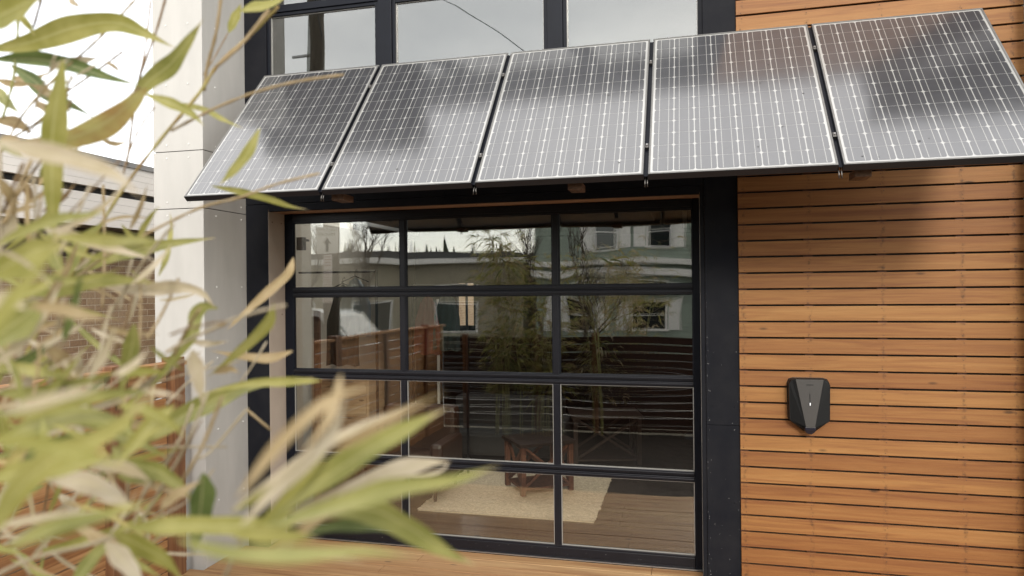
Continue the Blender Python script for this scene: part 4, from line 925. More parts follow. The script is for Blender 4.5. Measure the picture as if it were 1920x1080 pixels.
LEAVES=[
('Y',0.0368,[(-1.137,-4.567,2.651),(-1.056,-4.559,2.661),(-0.977,-4.552,2.679),(-0.903,-4.546,2.682),(-0.848,-4.544,2.660),(-0.791,-4.542,2.631)]),
('D',0.0256,[(-1.151,-4.555,2.640),(-1.083,-4.536,2.642),(-1.023,-4.518,2.631),(-0.964,-4.500,2.611),(-0.911,-4.484,2.597)]),
('G',0.0268,[(-0.856,-4.564,2.545),(-0.822,-4.563,2.575),(-0.784,-4.561,2.599),(-0.754,-4.561,2.630),(-0.724,-4.561,2.663)]),
('O',0.0362,[(-0.701,-4.705,2.515),(-0.733,-4.709,2.490),(-0.774,-4.715,2.464),(-0.827,-4.724,2.448),(-0.880,-4.733,2.445),(-0.926,-4.741,2.452)]),
('Y',0.0168,[(-0.816,-4.583,2.549),(-0.781,-4.565,2.535),(-0.759,-4.550,2.523),(-0.742,-4.536,2.504)]),
('Y',0.0101,[(-0.888,-4.430,2.580),(-0.814,-4.447,2.558),(-0.756,-4.469,2.530),(-0.702,-4.491,2.507)]),
('D',0.0277,[(-1.274,-4.412,2.686),(-1.205,-4.428,2.649),(-1.143,-4.445,2.609),(-1.078,-4.461,2.583),(-1.012,-4.477,2.549)]),
('Y',0.0288,[(-0.749,-4.790,2.532),(-0.768,-4.782,2.482),(-0.785,-4.773,2.441),(-0.796,-4.764,2.392),(-0.806,-4.754,2.345),(-0.813,-4.743,2.290)]),
('C',0.0159,[(-0.539,-5.053,2.363),(-0.504,-5.051,2.354),(-0.462,-5.047,2.343),(-0.430,-5.046,2.331),(-0.406,-5.047,2.314)]),
('Y',0.0356,[(-0.903,-4.772,2.597),(-0.854,-4.777,2.604),(-0.813,-4.783,2.611),(-0.772,-4.789,2.617)]),
('Y',0.0117,[(-0.968,-4.663,2.661),(-1.004,-4.616,2.667),(-1.039,-4.569,2.665)]),
('Y',0.0158,[(-0.824,-4.361,2.722),(-0.813,-4.361,2.743),(-0.804,-4.361,2.759),(-0.796,-4.362,2.774)]),
('Y',0.0183,[(-0.714,-4.482,2.704),(-0.704,-4.452,2.721),(-0.693,-4.422,2.738),(-0.676,-4.390,2.765)]),
('Y',0.0159,[(-0.650,-4.525,2.498),(-0.667,-4.531,2.460),(-0.691,-4.538,2.429),(-0.711,-4.545,2.407)]),
('Y',0.0149,[(-0.845,-4.388,2.435),(-0.798,-4.367,2.426),(-0.751,-4.346,2.413),(-0.718,-4.329,2.400),(-0.691,-4.312,2.393)]),
('T',0.0110,[(-1.058,-4.484,2.765),(-1.014,-4.516,2.738),(-0.968,-4.547,2.714)]),
('G',0.0114,[(-0.709,-4.913,2.291),(-0.681,-4.901,2.308),(-0.652,-4.888,2.320),(-0.629,-4.877,2.324),(-0.608,-4.867,2.330)]),
('Y',0.0267,[(-0.610,-5.005,2.255),(-0.597,-4.986,2.270),(-0.587,-4.967,2.283),(-0.578,-4.948,2.287)]),
('G',0.0247,[(-1.029,-4.522,2.268),(-0.973,-4.506,2.298),(-0.911,-4.489,2.314),(-0.850,-4.473,2.325),(-0.785,-4.455,2.333)]),
('G',0.0218,[(-0.920,-4.622,2.266),(-0.926,-4.605,2.303),(-0.920,-4.585,2.333),(-0.905,-4.564,2.357)]),
('G',0.0228,[(-0.976,-4.577,2.268),(-0.999,-4.570,2.301),(-1.017,-4.561,2.333),(-1.033,-4.551,2.356)]),
('Y',0.0128,[(-0.641,-4.906,2.299),(-0.581,-4.912,2.295),(-0.534,-4.921,2.290),(-0.494,-4.932,2.279)]),
('G',0.0246,[(-0.861,-4.760,2.241),(-0.820,-4.733,2.249),(-0.771,-4.703,2.259),(-0.712,-4.672,2.254)]),
('C',0.0183,[(-0.804,-4.678,2.250),(-0.749,-4.660,2.244),(-0.708,-4.645,2.248),(-0.678,-4.632,2.240),(-0.660,-4.623,2.217)]),
('G',0.0198,[(-0.662,-4.613,2.216),(-0.677,-4.623,2.220),(-0.687,-4.632,2.208),(-0.688,-4.639,2.181),(-0.705,-4.650,2.152),(-0.722,-4.661,2.123),(-0.738,-4.672,2.101)]),
('T',0.0162,[(-0.713,-4.328,2.304),(-0.708,-4.356,2.273),(-0.724,-4.391,2.241),(-0.752,-4.428,2.200),(-0.762,-4.461,2.174)]),
('Y',0.0175,[(-0.552,-4.643,2.224),(-0.578,-4.624,2.192),(-0.632,-4.613,2.152),(-0.691,-4.602,2.114)]),
('T',0.0158,[(-0.631,-4.467,2.142),(-0.668,-4.478,2.130),(-0.717,-4.493,2.135),(-0.761,-4.506,2.145)]),
('Y',0.0116,[(-0.473,-4.658,2.121),(-0.523,-4.657,2.118),(-0.587,-4.658,2.113),(-0.659,-4.662,2.099)]),
('G',0.0274,[(-0.732,-4.689,2.031),(-0.700,-4.662,2.060),(-0.658,-4.632,2.086),(-0.610,-4.600,2.107),(-0.537,-4.562,2.112)]),
('G',0.0299,[(-0.668,-4.959,2.189),(-0.652,-4.945,2.208),(-0.643,-4.932,2.222),(-0.645,-4.922,2.235)]),
('T',0.0110,[(-0.526,-5.037,2.230),(-0.515,-5.017,2.227),(-0.508,-4.998,2.221),(-0.503,-4.979,2.218)]),
('C',0.0142,[(-0.537,-5.060,2.237),(-0.516,-5.060,2.234),(-0.498,-5.062,2.228)]),
('G',0.0203,[(-0.706,-4.725,2.200),(-0.724,-4.710,2.168),(-0.748,-4.696,2.130),(-0.773,-4.683,2.089)]),
('C',0.0075,[(-0.927,-4.590,2.193),(-0.951,-4.602,2.180),(-0.986,-4.617,2.185)]),
('T',0.0178,[(-0.766,-4.802,2.172),(-0.773,-4.777,2.161),(-0.783,-4.753,2.143),(-0.797,-4.729,2.119)]),
('C',0.0129,[(-0.813,-4.710,2.158),(-0.847,-4.679,2.134),(-0.882,-4.649,2.104)]),
('G',0.0146,[(-0.806,-4.842,2.124),(-0.737,-4.847,2.126),(-0.665,-4.851,2.141),(-0.593,-4.855,2.158)]),
('G',0.0139,[(-0.703,-4.926,2.114),(-0.648,-4.925,2.124),(-0.590,-4.924,2.135),(-0.534,-4.923,2.143),(-0.494,-4.926,2.142)]),
('G',0.0228,[(-0.747,-4.890,2.074),(-0.692,-4.887,2.096),(-0.638,-4.884,2.108),(-0.588,-4.883,2.102),(-0.547,-4.884,2.083)]),
('D',0.0247,[(-0.810,-4.816,2.032),(-0.800,-4.785,2.042),(-0.778,-4.750,2.052),(-0.751,-4.715,2.055)]),
('Y',0.0190,[(-0.485,-5.100,2.068),(-0.468,-5.098,2.097),(-0.445,-5.093,2.119),(-0.418,-5.088,2.132),(-0.392,-5.083,2.147),(-0.364,-5.077,2.174)]),
('Y',0.0183,[(-0.579,-5.032,2.083),(-0.544,-5.018,2.090),(-0.513,-5.005,2.093),(-0.486,-4.993,2.097)]),
('C',0.0203,[(-0.637,-4.921,2.050),(-0.590,-4.919,2.050),(-0.554,-4.920,2.039),(-0.528,-4.923,2.028)]),
('C',0.0154,[(-0.624,-4.881,2.052),(-0.597,-4.874,2.056),(-0.575,-4.868,2.048),(-0.559,-4.864,2.036)]),
('G',0.0183,[(-0.632,-4.822,2.045),(-0.595,-4.819,2.037),(-0.567,-4.818,2.024),(-0.544,-4.819,2.007)]),
('Y',0.0168,[(-0.522,-4.948,2.018),(-0.471,-4.941,2.022),(-0.419,-4.933,2.023),(-0.369,-4.925,2.026),(-0.319,-4.917,2.034)]),
('Y',0.0232,[(-0.634,-4.839,1.969),(-0.609,-4.828,1.953),(-0.583,-4.817,1.934),(-0.566,-4.808,1.907)]),
('C',0.0217,[(-0.602,-4.882,1.976),(-0.591,-4.875,1.958),(-0.580,-4.868,1.939),(-0.570,-4.861,1.917)]),
('G',0.0178,[(-0.743,-4.793,1.872),(-0.741,-4.768,1.895),(-0.744,-4.744,1.906),(-0.755,-4.721,1.910)]),
('D',0.0268,[(-0.529,-4.820,2.038),(-0.537,-4.813,2.009),(-0.548,-4.805,1.972),(-0.561,-4.798,1.935)]),
('G',0.0109,[(-0.286,-5.155,2.099),(-0.262,-5.140,2.087),(-0.228,-5.122,2.082),(-0.195,-5.104,2.080),(-0.163,-5.087,2.073)]),
('C',0.0224,[(-0.376,-4.896,2.026),(-0.321,-4.869,2.041),(-0.286,-4.848,2.058),(-0.259,-4.828,2.063),(-0.240,-4.810,2.062)]),
('G',0.0168,[(-0.279,-5.077,2.081),(-0.235,-5.054,2.092),(-0.204,-5.033,2.099),(-0.168,-5.012,2.101),(-0.138,-4.992,2.108)]),
('G',0.0248,[(-0.327,-4.921,2.036),(-0.287,-4.905,2.039),(-0.256,-4.892,2.022),(-0.225,-4.878,1.998),(-0.196,-4.865,1.979)]),
('G',0.0210,[(-0.373,-4.952,2.033),(-0.317,-4.948,2.071),(-0.267,-4.946,2.103),(-0.227,-4.947,2.125),(-0.194,-4.949,2.142)]),
('C',0.0129,[(-0.300,-5.076,2.079),(-0.280,-5.062,2.103),(-0.259,-5.047,2.124),(-0.249,-5.035,2.141),(-0.245,-5.025,2.165)]),
('T',0.0103,[(-0.270,-5.123,2.112),(-0.251,-5.108,2.142),(-0.233,-5.092,2.163),(-0.221,-5.079,2.172),(-0.204,-5.063,2.176)]),
('C',0.0101,[(-0.367,-4.996,2.059),(-0.336,-4.976,2.082),(-0.298,-4.954,2.110),(-0.267,-4.934,2.126),(-0.231,-4.912,2.142)]),
('Y',0.0107,[(-0.397,-4.880,2.021),(-0.368,-4.870,2.052),(-0.333,-4.858,2.077),(-0.298,-4.846,2.092)]),
('D',0.0107,[(-0.371,-4.884,2.003),(-0.336,-4.865,2.007),(-0.299,-4.846,2.001),(-0.261,-4.826,1.986)]),
('Y',0.0082,[(-0.376,-4.955,2.027),(-0.337,-4.958,2.063),(-0.304,-4.961,2.098),(-0.287,-4.969,2.131)]),
('T',0.0090,[(-0.202,-5.130,2.146),(-0.182,-5.115,2.159),(-0.167,-5.102,2.167),(-0.146,-5.087,2.177)]),
('C',0.0043,[(-0.310,-4.757,2.029),(-0.290,-4.748,2.030),(-0.274,-4.740,2.034),(-0.267,-4.734,2.044)]),
('Y',0.0160,[(-0.508,-4.888,2.125),(-0.522,-4.902,2.110),(-0.535,-4.915,2.089),(-0.545,-4.928,2.068)]),
('Y',0.0134,[(-0.808,-4.840,2.152),(-0.756,-4.850,2.154),(-0.699,-4.860,2.149),(-0.650,-4.872,2.150)]),
('C',0.0110,[(-0.726,-4.785,2.048),(-0.750,-4.769,2.078),(-0.751,-4.747,2.112),(-0.747,-4.724,2.119)]),
('T',0.0137,[(-0.814,-4.820,2.384),(-0.842,-4.781,2.364),(-0.878,-4.745,2.334)]),
('C',0.0164,[(-0.870,-4.750,2.348),(-0.850,-4.783,2.316),(-0.828,-4.816,2.294)]),
('T',0.0218,[(-1.207,-4.501,2.554),(-1.206,-4.460,2.558),(-1.213,-4.422,2.547)]),
('T',0.0149,[(-1.320,-4.373,2.677),(-1.267,-4.373,2.668),(-1.224,-4.375,2.679)]),
('G',0.0183,[(-1.188,-4.516,2.611),(-1.130,-4.545,2.570),(-1.066,-4.572,2.537)]),
('C',0.0171,[(-1.240,-4.336,2.708),(-1.173,-4.349,2.707),(-1.114,-4.364,2.701)]),
('T',0.0099,[(-1.024,-4.451,2.517),(-1.029,-4.416,2.517),(-1.032,-4.381,2.528)]),
('T',0.0079,[(-1.003,-4.460,2.654),(-1.027,-4.416,2.660),(-1.055,-4.373,2.662)]),
('C',0.0101,[(-0.794,-4.511,2.160),(-0.731,-4.547,2.159),(-0.667,-4.583,2.166)]),
('C',0.0183,[(-0.543,-4.819,2.176),(-0.543,-4.809,2.147),(-0.545,-4.800,2.109)]),
('T',0.0107,[(-0.688,-4.592,2.119),(-0.636,-4.626,2.131),(-0.593,-4.662,2.129)]),
('Y',0.0122,[(-0.622,-4.847,2.150),(-0.609,-4.826,2.151),(-0.586,-4.802,2.146)]),
('T',0.0110,[(-0.752,-4.848,2.086),(-0.728,-4.855,2.070),(-0.698,-4.862,2.061)]),
('C',0.0084,[(-0.866,-4.624,2.304),(-0.925,-4.596,2.282),(-0.986,-4.568,2.275)]),
('C',0.0151,[(-0.810,-4.818,2.202),(-0.838,-4.780,2.179),(-0.868,-4.743,2.140)]),
('C',0.0123,[(-0.818,-4.775,2.138),(-0.832,-4.778,2.111),(-0.839,-4.780,2.076)]),
('T',0.0126,[(-0.523,-4.894,2.019),(-0.534,-4.858,2.022),(-0.531,-4.819,2.029)]),
('T',0.0091,[(-0.245,-5.034,2.180),(-0.248,-5.045,2.151),(-0.265,-5.059,2.123)]),
('Y',0.0152,[(-0.333,-5.044,2.060),(-0.286,-5.054,2.067),(-0.245,-5.066,2.071)]),
('O',0.0055,[(-0.741,-4.804,1.987),(-0.712,-4.792,1.977),(-0.684,-4.780,1.961),(-0.658,-4.769,1.941),(-0.635,-4.759,1.916)]),
('Y',0.0074,[(-0.904,-4.680,1.912),(-0.868,-4.695,1.955),(-0.836,-4.710,1.997),(-0.808,-4.726,2.039),(-0.782,-4.743,2.079)]),
('G',0.0109,[(-0.671,-4.800,2.057),(-0.654,-4.809,2.049),(-0.636,-4.817,2.042),(-0.616,-4.825,2.037),(-0.596,-4.832,2.034)]),
('T',0.0099,[(-0.733,-4.816,1.968),(-0.701,-4.812,1.957),(-0.670,-4.808,1.946),(-0.639,-4.804,1.933),(-0.609,-4.800,1.919)]),
('Y',0.0086,[(-0.864,-4.725,2.325),(-0.844,-4.714,2.309),(-0.822,-4.703,2.297),(-0.797,-4.691,2.289),(-0.772,-4.680,2.286)]),
('D',0.0087,[(-0.628,-4.907,2.190),(-0.612,-4.916,2.209),(-0.597,-4.924,2.227),(-0.582,-4.933,2.245),(-0.567,-4.942,2.262)]),
('C',0.0069,[(-1.045,-4.585,2.110),(-1.051,-4.613,2.130),(-1.058,-4.640,2.143),(-1.065,-4.668,2.150),(-1.071,-4.695,2.150)]),
('D',0.0062,[(-0.791,-4.727,1.998),(-0.794,-4.709,1.992),(-0.795,-4.691,1.987),(-0.797,-4.673,1.985),(-0.799,-4.655,1.986)]),
('G',0.0165,[(-1.163,-4.538,2.080),(-1.145,-4.545,2.112),(-1.132,-4.553,2.144),(-1.125,-4.563,2.176),(-1.124,-4.574,2.206)]),
('Y',0.0113,[(-0.513,-4.959,2.136),(-0.507,-4.941,2.131),(-0.501,-4.924,2.121),(-0.496,-4.907,2.108),(-0.493,-4.890,2.092)]),
('Y',0.0066,[(-0.551,-4.920,2.086),(-0.547,-4.904,2.089),(-0.543,-4.888,2.092),(-0.538,-4.872,2.096),(-0.532,-4.856,2.100)]),
('C',0.0089,[(-0.664,-4.966,2.012),(-0.632,-4.962,2.019),(-0.599,-4.958,2.026),(-0.567,-4.955,2.031),(-0.535,-4.951,2.035)]),
('C',0.0162,[(-0.879,-4.714,2.338),(-0.836,-4.705,2.322),(-0.793,-4.697,2.308),(-0.749,-4.688,2.295),(-0.706,-4.679,2.283)]),
('G',0.0049,[(-0.627,-4.949,2.259),(-0.610,-4.944,2.257),(-0.592,-4.939,2.254),(-0.575,-4.934,2.251),(-0.558,-4.929,2.248)]),
('Y',0.0072,[(-0.585,-5.007,2.130),(-0.569,-4.998,2.133),(-0.553,-4.989,2.137),(-0.537,-4.981,2.142),(-0.521,-4.972,2.146)]),
('G',0.0075,[(-0.973,-4.680,2.355),(-0.953,-4.670,2.336),(-0.937,-4.660,2.314),(-0.924,-4.652,2.287),(-0.917,-4.645,2.258)]),
('Y',0.0061,[(-0.937,-4.751,2.121),(-0.929,-4.746,2.101),(-0.918,-4.740,2.083),(-0.905,-4.734,2.066),(-0.890,-4.727,2.052)]),
('Y',0.0084,[(-0.955,-4.481,2.360),(-0.949,-4.472,2.347),(-0.943,-4.462,2.335),(-0.935,-4.453,2.323),(-0.926,-4.443,2.314)]),
('G',0.0109,[(-0.971,-4.660,2.175),(-1.016,-4.646,2.147),(-1.058,-4.632,2.115),(-1.098,-4.617,2.080),(-1.136,-4.601,2.043)]),
('C',0.0189,[(-0.960,-4.566,1.868),(-0.968,-4.567,1.883),(-0.978,-4.569,1.896),(-0.989,-4.572,1.908),(-1.002,-4.575,1.918)]),
('Y',0.0108,[(-0.692,-4.928,2.231),(-0.668,-4.925,2.236),(-0.645,-4.922,2.244),(-0.625,-4.919,2.257),(-0.607,-4.918,2.272)]),
('C',0.0097,[(-0.674,-4.951,2.165),(-0.658,-4.939,2.183),(-0.644,-4.928,2.204),(-0.634,-4.917,2.229),(-0.628,-4.907,2.257)]),
('T',0.0133,[(-0.788,-4.755,2.197),(-0.802,-4.770,2.173),(-0.813,-4.785,2.149),(-0.822,-4.799,2.123),(-0.828,-4.813,2.096)]),
('C',0.0047,[(-0.529,-4.921,2.144),(-0.511,-4.924,2.144),(-0.494,-4.926,2.143),(-0.477,-4.929,2.142),(-0.460,-4.932,2.139)]),
('G',0.0085,[(-0.617,-4.955,2.054),(-0.625,-4.939,2.069),(-0.636,-4.925,2.085),(-0.650,-4.911,2.103),(-0.668,-4.898,2.122)]),
('T',0.0083,[(-0.738,-4.692,1.979),(-0.717,-4.685,1.975),(-0.697,-4.679,1.969),(-0.677,-4.673,1.961),(-0.658,-4.667,1.951)]),
('Y',0.0086,[(-0.698,-4.869,2.122),(-0.688,-4.865,2.135),(-0.678,-4.860,2.148),(-0.668,-4.856,2.161),(-0.658,-4.851,2.174)]),
('D',0.0105,[(-0.690,-4.867,2.109),(-0.656,-4.877,2.120),(-0.623,-4.888,2.132),(-0.593,-4.899,2.145),(-0.564,-4.910,2.159)]),
('Y',0.0104,[(-0.538,-4.931,2.293),(-0.526,-4.931,2.291),(-0.514,-4.931,2.290),(-0.502,-4.931,2.290),(-0.491,-4.931,2.291)]),
('Y',0.0108,[(-0.947,-4.488,2.038),(-0.933,-4.479,2.054),(-0.919,-4.471,2.072),(-0.907,-4.463,2.091),(-0.897,-4.455,2.112)]),
('Y',0.0059,[(-0.757,-4.696,2.108),(-0.734,-4.713,2.092),(-0.713,-4.731,2.077),(-0.695,-4.749,2.062),(-0.679,-4.767,2.048)]),
('C',0.0162,[(-0.966,-4.693,2.281),(-0.984,-4.692,2.254),(-0.998,-4.689,2.226),(-1.007,-4.685,2.195),(-1.011,-4.680,2.165)]),
('Y',0.0176,[(-0.962,-4.657,2.158),(-0.951,-4.647,2.142),(-0.941,-4.637,2.127),(-0.930,-4.627,2.111),(-0.918,-4.617,2.095)]),
('C',0.0093,[(-0.866,-4.745,2.180),(-0.825,-4.755,2.171),(-0.788,-4.766,2.159),(-0.754,-4.778,2.144),(-0.724,-4.791,2.127)]),
('G',0.0075,[(-0.953,-4.648,2.243),(-1.002,-4.653,2.262),(-1.052,-4.659,2.280),(-1.103,-4.665,2.297),(-1.155,-4.671,2.313)]),
('C',0.0099,[(-0.526,-4.977,2.163),(-0.518,-4.976,2.175),(-0.511,-4.975,2.187),(-0.504,-4.974,2.200),(-0.499,-4.974,2.213)]),
('C',0.0044,[(-0.588,-5.016,2.281),(-0.577,-5.007,2.275),(-0.567,-4.999,2.266),(-0.559,-4.991,2.254),(-0.553,-4.984,2.239)]),
('C',0.0112,[(-0.937,-4.732,2.191),(-0.900,-4.730,2.217),(-0.860,-4.727,2.237),(-0.817,-4.724,2.251),(-0.773,-4.720,2.257)]),
('C',0.0047,[(-0.648,-4.936,1.988),(-0.679,-4.936,2.003),(-0.709,-4.936,2.020),(-0.738,-4.936,2.039),(-0.766,-4.935,2.060)]),
('T',0.0141,[(-0.754,-4.752,1.939),(-0.786,-4.749,1.940),(-0.819,-4.746,1.939),(-0.853,-4.743,1.935),(-0.887,-4.740,1.928)]),
('D',0.0183,[(-1.071,-4.531,1.911),(-1.082,-4.562,1.908),(-1.091,-4.592,1.902),(-1.096,-4.621,1.894),(-1.098,-4.650,1.884)]),
('T',0.0103,[(-0.857,-4.747,2.197),(-0.817,-4.757,2.226),(-0.781,-4.769,2.255),(-0.748,-4.781,2.285),(-0.720,-4.794,2.315)]),
('C',0.0068,[(-0.509,-4.968,2.164),(-0.504,-4.961,2.168),(-0.499,-4.954,2.173),(-0.496,-4.947,2.180),(-0.493,-4.941,2.188)]),
('T',0.0177,[(-0.975,-4.584,2.027),(-0.951,-4.550,2.026),(-0.925,-4.515,2.021),(-0.897,-4.480,2.012),(-0.867,-4.445,2.000)]),
('O',0.0072,[(-0.821,-4.711,2.026),(-0.853,-4.731,2.016),(-0.886,-4.751,2.015),(-0.917,-4.771,2.023),(-0.946,-4.790,2.038)]),
('Y',0.0054,[(-0.659,-4.896,2.103),(-0.640,-4.893,2.095),(-0.622,-4.890,2.089),(-0.602,-4.887,2.085),(-0.583,-4.884,2.082)]),
('G',0.0130,[(-0.735,-4.761,2.066),(-0.714,-4.751,2.058),(-0.693,-4.742,2.049),(-0.673,-4.732,2.037),(-0.654,-4.723,2.022)]),
('C',0.0079,[(-0.837,-4.799,2.139),(-0.805,-4.799,2.158),(-0.773,-4.798,2.175),(-0.739,-4.798,2.190),(-0.706,-4.798,2.202)]),
('Y',0.0074,[(-0.611,-4.865,2.099),(-0.617,-4.872,2.098),(-0.624,-4.879,2.099),(-0.630,-4.885,2.100),(-0.636,-4.892,2.101)]),
('C',0.0161,[(-1.102,-4.583,1.826),(-1.053,-4.581,1.847),(-1.007,-4.581,1.874),(-0.966,-4.581,1.905),(-0.929,-4.583,1.941)]),
('O',0.0068,[(-0.666,-4.798,2.068),(-0.677,-4.806,2.068),(-0.688,-4.814,2.065),(-0.697,-4.822,2.060),(-0.706,-4.830,2.054)]),
('O',0.0137,[(-0.760,-4.866,2.035),(-0.739,-4.857,2.064),(-0.719,-4.848,2.094),(-0.699,-4.839,2.125),(-0.680,-4.831,2.156)]),
('O',0.0158,[(-0.960,-4.565,2.019),(-0.937,-4.571,2.007),(-0.914,-4.576,1.995),(-0.891,-4.582,1.985),(-0.867,-4.587,1.975)]),
('C',0.0070,[(-0.916,-4.694,1.861),(-0.896,-4.696,1.878),(-0.877,-4.697,1.896),(-0.861,-4.699,1.915),(-0.846,-4.702,1.936)]),
('Y',0.0128,[(-1.057,-4.606,1.816),(-1.034,-4.584,1.792),(-1.013,-4.563,1.761),(-0.995,-4.542,1.725),(-0.981,-4.522,1.683)]),
('G',0.0079,[(-0.845,-4.683,1.947),(-0.796,-4.694,1.983),(-0.754,-4.707,2.022),(-0.718,-4.721,2.063),(-0.689,-4.737,2.104)]),
('D',0.0142,[(-0.815,-4.817,2.142),(-0.801,-4.811,2.152),(-0.788,-4.804,2.162),(-0.774,-4.798,2.172),(-0.760,-4.791,2.181)]),
('C',0.0054,[(-0.772,-4.887,2.024),(-0.812,-4.887,2.018),(-0.853,-4.888,2.010),(-0.893,-4.888,2.000),(-0.935,-4.889,1.989)]),
('G',0.0061,[(-0.726,-4.745,2.048),(-0.732,-4.755,2.067),(-0.735,-4.764,2.088),(-0.734,-4.773,2.110),(-0.728,-4.780,2.133)]),
('Y',0.0165,[(-0.925,-4.669,1.863),(-0.869,-4.669,1.876),(-0.816,-4.670,1.894),(-0.765,-4.672,1.915),(-0.717,-4.674,1.940)]),
('C',0.0153,[(-0.972,-4.660,2.090),(-0.958,-4.639,2.084),(-0.943,-4.619,2.077),(-0.928,-4.598,2.068),(-0.912,-4.577,2.058)]),
('Y',0.0052,[(-0.662,-4.808,2.041),(-0.632,-4.812,2.046),(-0.604,-4.815,2.052),(-0.576,-4.819,2.059),(-0.549,-4.823,2.067)]),
('C',0.0095,[(-0.903,-4.639,2.062),(-0.844,-4.641,2.073),(-0.788,-4.643,2.092),(-0.736,-4.647,2.117),(-0.690,-4.652,2.148)]),
('G',0.0053,[(-0.670,-4.915,2.112),(-0.671,-4.917,2.137),(-0.675,-4.921,2.161),(-0.682,-4.925,2.184),(-0.693,-4.930,2.205)]),
('D',0.0120,[(-0.991,-4.664,1.936),(-0.987,-4.652,1.950),(-0.986,-4.641,1.966),(-0.989,-4.631,1.985),(-0.996,-4.622,2.005)]),
('G',0.0114,[(-0.996,-4.669,2.015),(-0.946,-4.677,2.012),(-0.896,-4.685,2.010),(-0.848,-4.694,2.009),(-0.802,-4.703,2.008)]),
('Y',0.0177,[(-1.214,-4.501,2.212),(-1.148,-4.496,2.218),(-1.082,-4.491,2.216),(-1.018,-4.486,2.208),(-0.957,-4.482,2.193)]),
('G',0.0135,[(-0.656,-4.810,2.025),(-0.635,-4.812,2.025),(-0.615,-4.814,2.026),(-0.596,-4.816,2.027),(-0.576,-4.818,2.030)]),
('Y',0.0145,[(-1.138,-4.573,2.086),(-1.139,-4.552,2.030),(-1.146,-4.533,1.970),(-1.159,-4.515,1.907),(-1.179,-4.499,1.841)]),
('Y',0.0111,[(-0.774,-4.827,1.928),(-0.810,-4.838,1.938),(-0.846,-4.850,1.947),(-0.882,-4.862,1.954),(-0.918,-4.873,1.959)]),
('T',0.0089,[(-0.740,-4.710,1.878),(-0.773,-4.700,1.882),(-0.804,-4.690,1.890),(-0.833,-4.680,1.901),(-0.859,-4.668,1.916)]),
('G',0.0128,[(-0.729,-4.876,2.200),(-0.742,-4.892,2.192),(-0.754,-4.908,2.187),(-0.767,-4.924,2.186),(-0.779,-4.940,2.188)]),
('Y',0.0107,[(-0.397,-5.181,2.158),(-0.372,-5.178,2.156),(-0.348,-5.175,2.153),(-0.324,-5.173,2.148),(-0.301,-5.170,2.142)]),
('Y',0.0097,[(-0.383,-5.197,2.206),(-0.374,-5.191,2.222),(-0.364,-5.186,2.239),(-0.354,-5.180,2.255),(-0.343,-5.175,2.272)]),
('C',0.0086,[(-0.355,-5.204,2.178),(-0.347,-5.194,2.179),(-0.339,-5.184,2.182),(-0.330,-5.174,2.185),(-0.321,-5.164,2.189)]),
('Y',0.0119,[(-0.425,-5.124,2.074),(-0.404,-5.119,2.083),(-0.383,-5.115,2.090),(-0.362,-5.111,2.097),(-0.340,-5.107,2.103)]),
('G',0.0123,[(-0.452,-5.122,2.065),(-0.426,-5.122,2.078),(-0.400,-5.122,2.088),(-0.373,-5.122,2.095),(-0.347,-5.122,2.099)]),
('Y',0.0076,[(-1.222,-4.475,2.319),(-1.165,-4.485,2.342),(-1.113,-4.496,2.368),(-1.066,-4.509,2.397),(-1.024,-4.523,2.428)]),
('Y',0.0070,[(-0.986,-4.695,2.305),(-0.974,-4.690,2.294),(-0.962,-4.686,2.283),(-0.949,-4.681,2.272),(-0.935,-4.676,2.263)]),
('Y',0.0084,[(-1.233,-4.396,2.011),(-1.201,-4.409,1.994),(-1.174,-4.424,1.976),(-1.152,-4.439,1.957),(-1.135,-4.456,1.938)]),
('Y',0.0102,[(-0.944,-4.472,1.843),(-0.943,-4.452,1.849),(-0.942,-4.431,1.858),(-0.942,-4.412,1.868),(-0.943,-4.392,1.880)]),
('C',0.0069,[(-0.834,-4.765,2.073),(-0.821,-4.745,2.089),(-0.810,-4.726,2.110),(-0.802,-4.708,2.136),(-0.798,-4.690,2.166)]),
('T',0.0068,[(-0.863,-4.757,2.126),(-0.835,-4.765,2.116),(-0.810,-4.773,2.104),(-0.789,-4.782,2.090),(-0.770,-4.792,2.076)]),
('C',0.0039,[(-0.845,-4.783,2.039),(-0.809,-4.784,2.055),(-0.771,-4.785,2.067),(-0.734,-4.786,2.076),(-0.696,-4.786,2.081)]),
('G',0.0084,[(-0.948,-4.700,2.084),(-0.926,-4.678,2.097),(-0.902,-4.655,2.104),(-0.875,-4.632,2.104),(-0.847,-4.609,2.096)]),
('T',0.0088,[(-0.936,-4.736,2.152),(-0.914,-4.723,2.171),(-0.889,-4.710,2.188),(-0.862,-4.696,2.200),(-0.834,-4.682,2.208)]),
('T',0.0076,[(-0.975,-4.633,2.251),(-0.952,-4.610,2.256),(-0.929,-4.586,2.251),(-0.906,-4.563,2.238),(-0.886,-4.540,2.215)]),
('T',0.0046,[(-0.753,-4.668,1.877),(-0.731,-4.670,1.891),(-0.708,-4.672,1.904),(-0.686,-4.675,1.916),(-0.663,-4.677,1.928)]),
('Y',0.0104,[(-0.928,-4.474,2.334),(-0.903,-4.490,2.347),(-0.878,-4.506,2.359),(-0.852,-4.522,2.371),(-0.825,-4.538,2.381)]),
('T',0.0048,[(-1.087,-4.599,1.840),(-1.050,-4.602,1.864),(-1.011,-4.604,1.883),(-0.971,-4.606,1.897),(-0.930,-4.607,1.907)]),
('T',0.0113,[(-1.179,-4.448,2.136),(-1.155,-4.422,2.103),(-1.140,-4.397,2.059),(-1.134,-4.376,2.007),(-1.141,-4.357,1.949)]),
('C',0.0063,[(-0.817,-4.686,2.192),(-0.790,-4.691,2.182),(-0.763,-4.696,2.176),(-0.735,-4.700,2.171),(-0.707,-4.704,2.169)]),
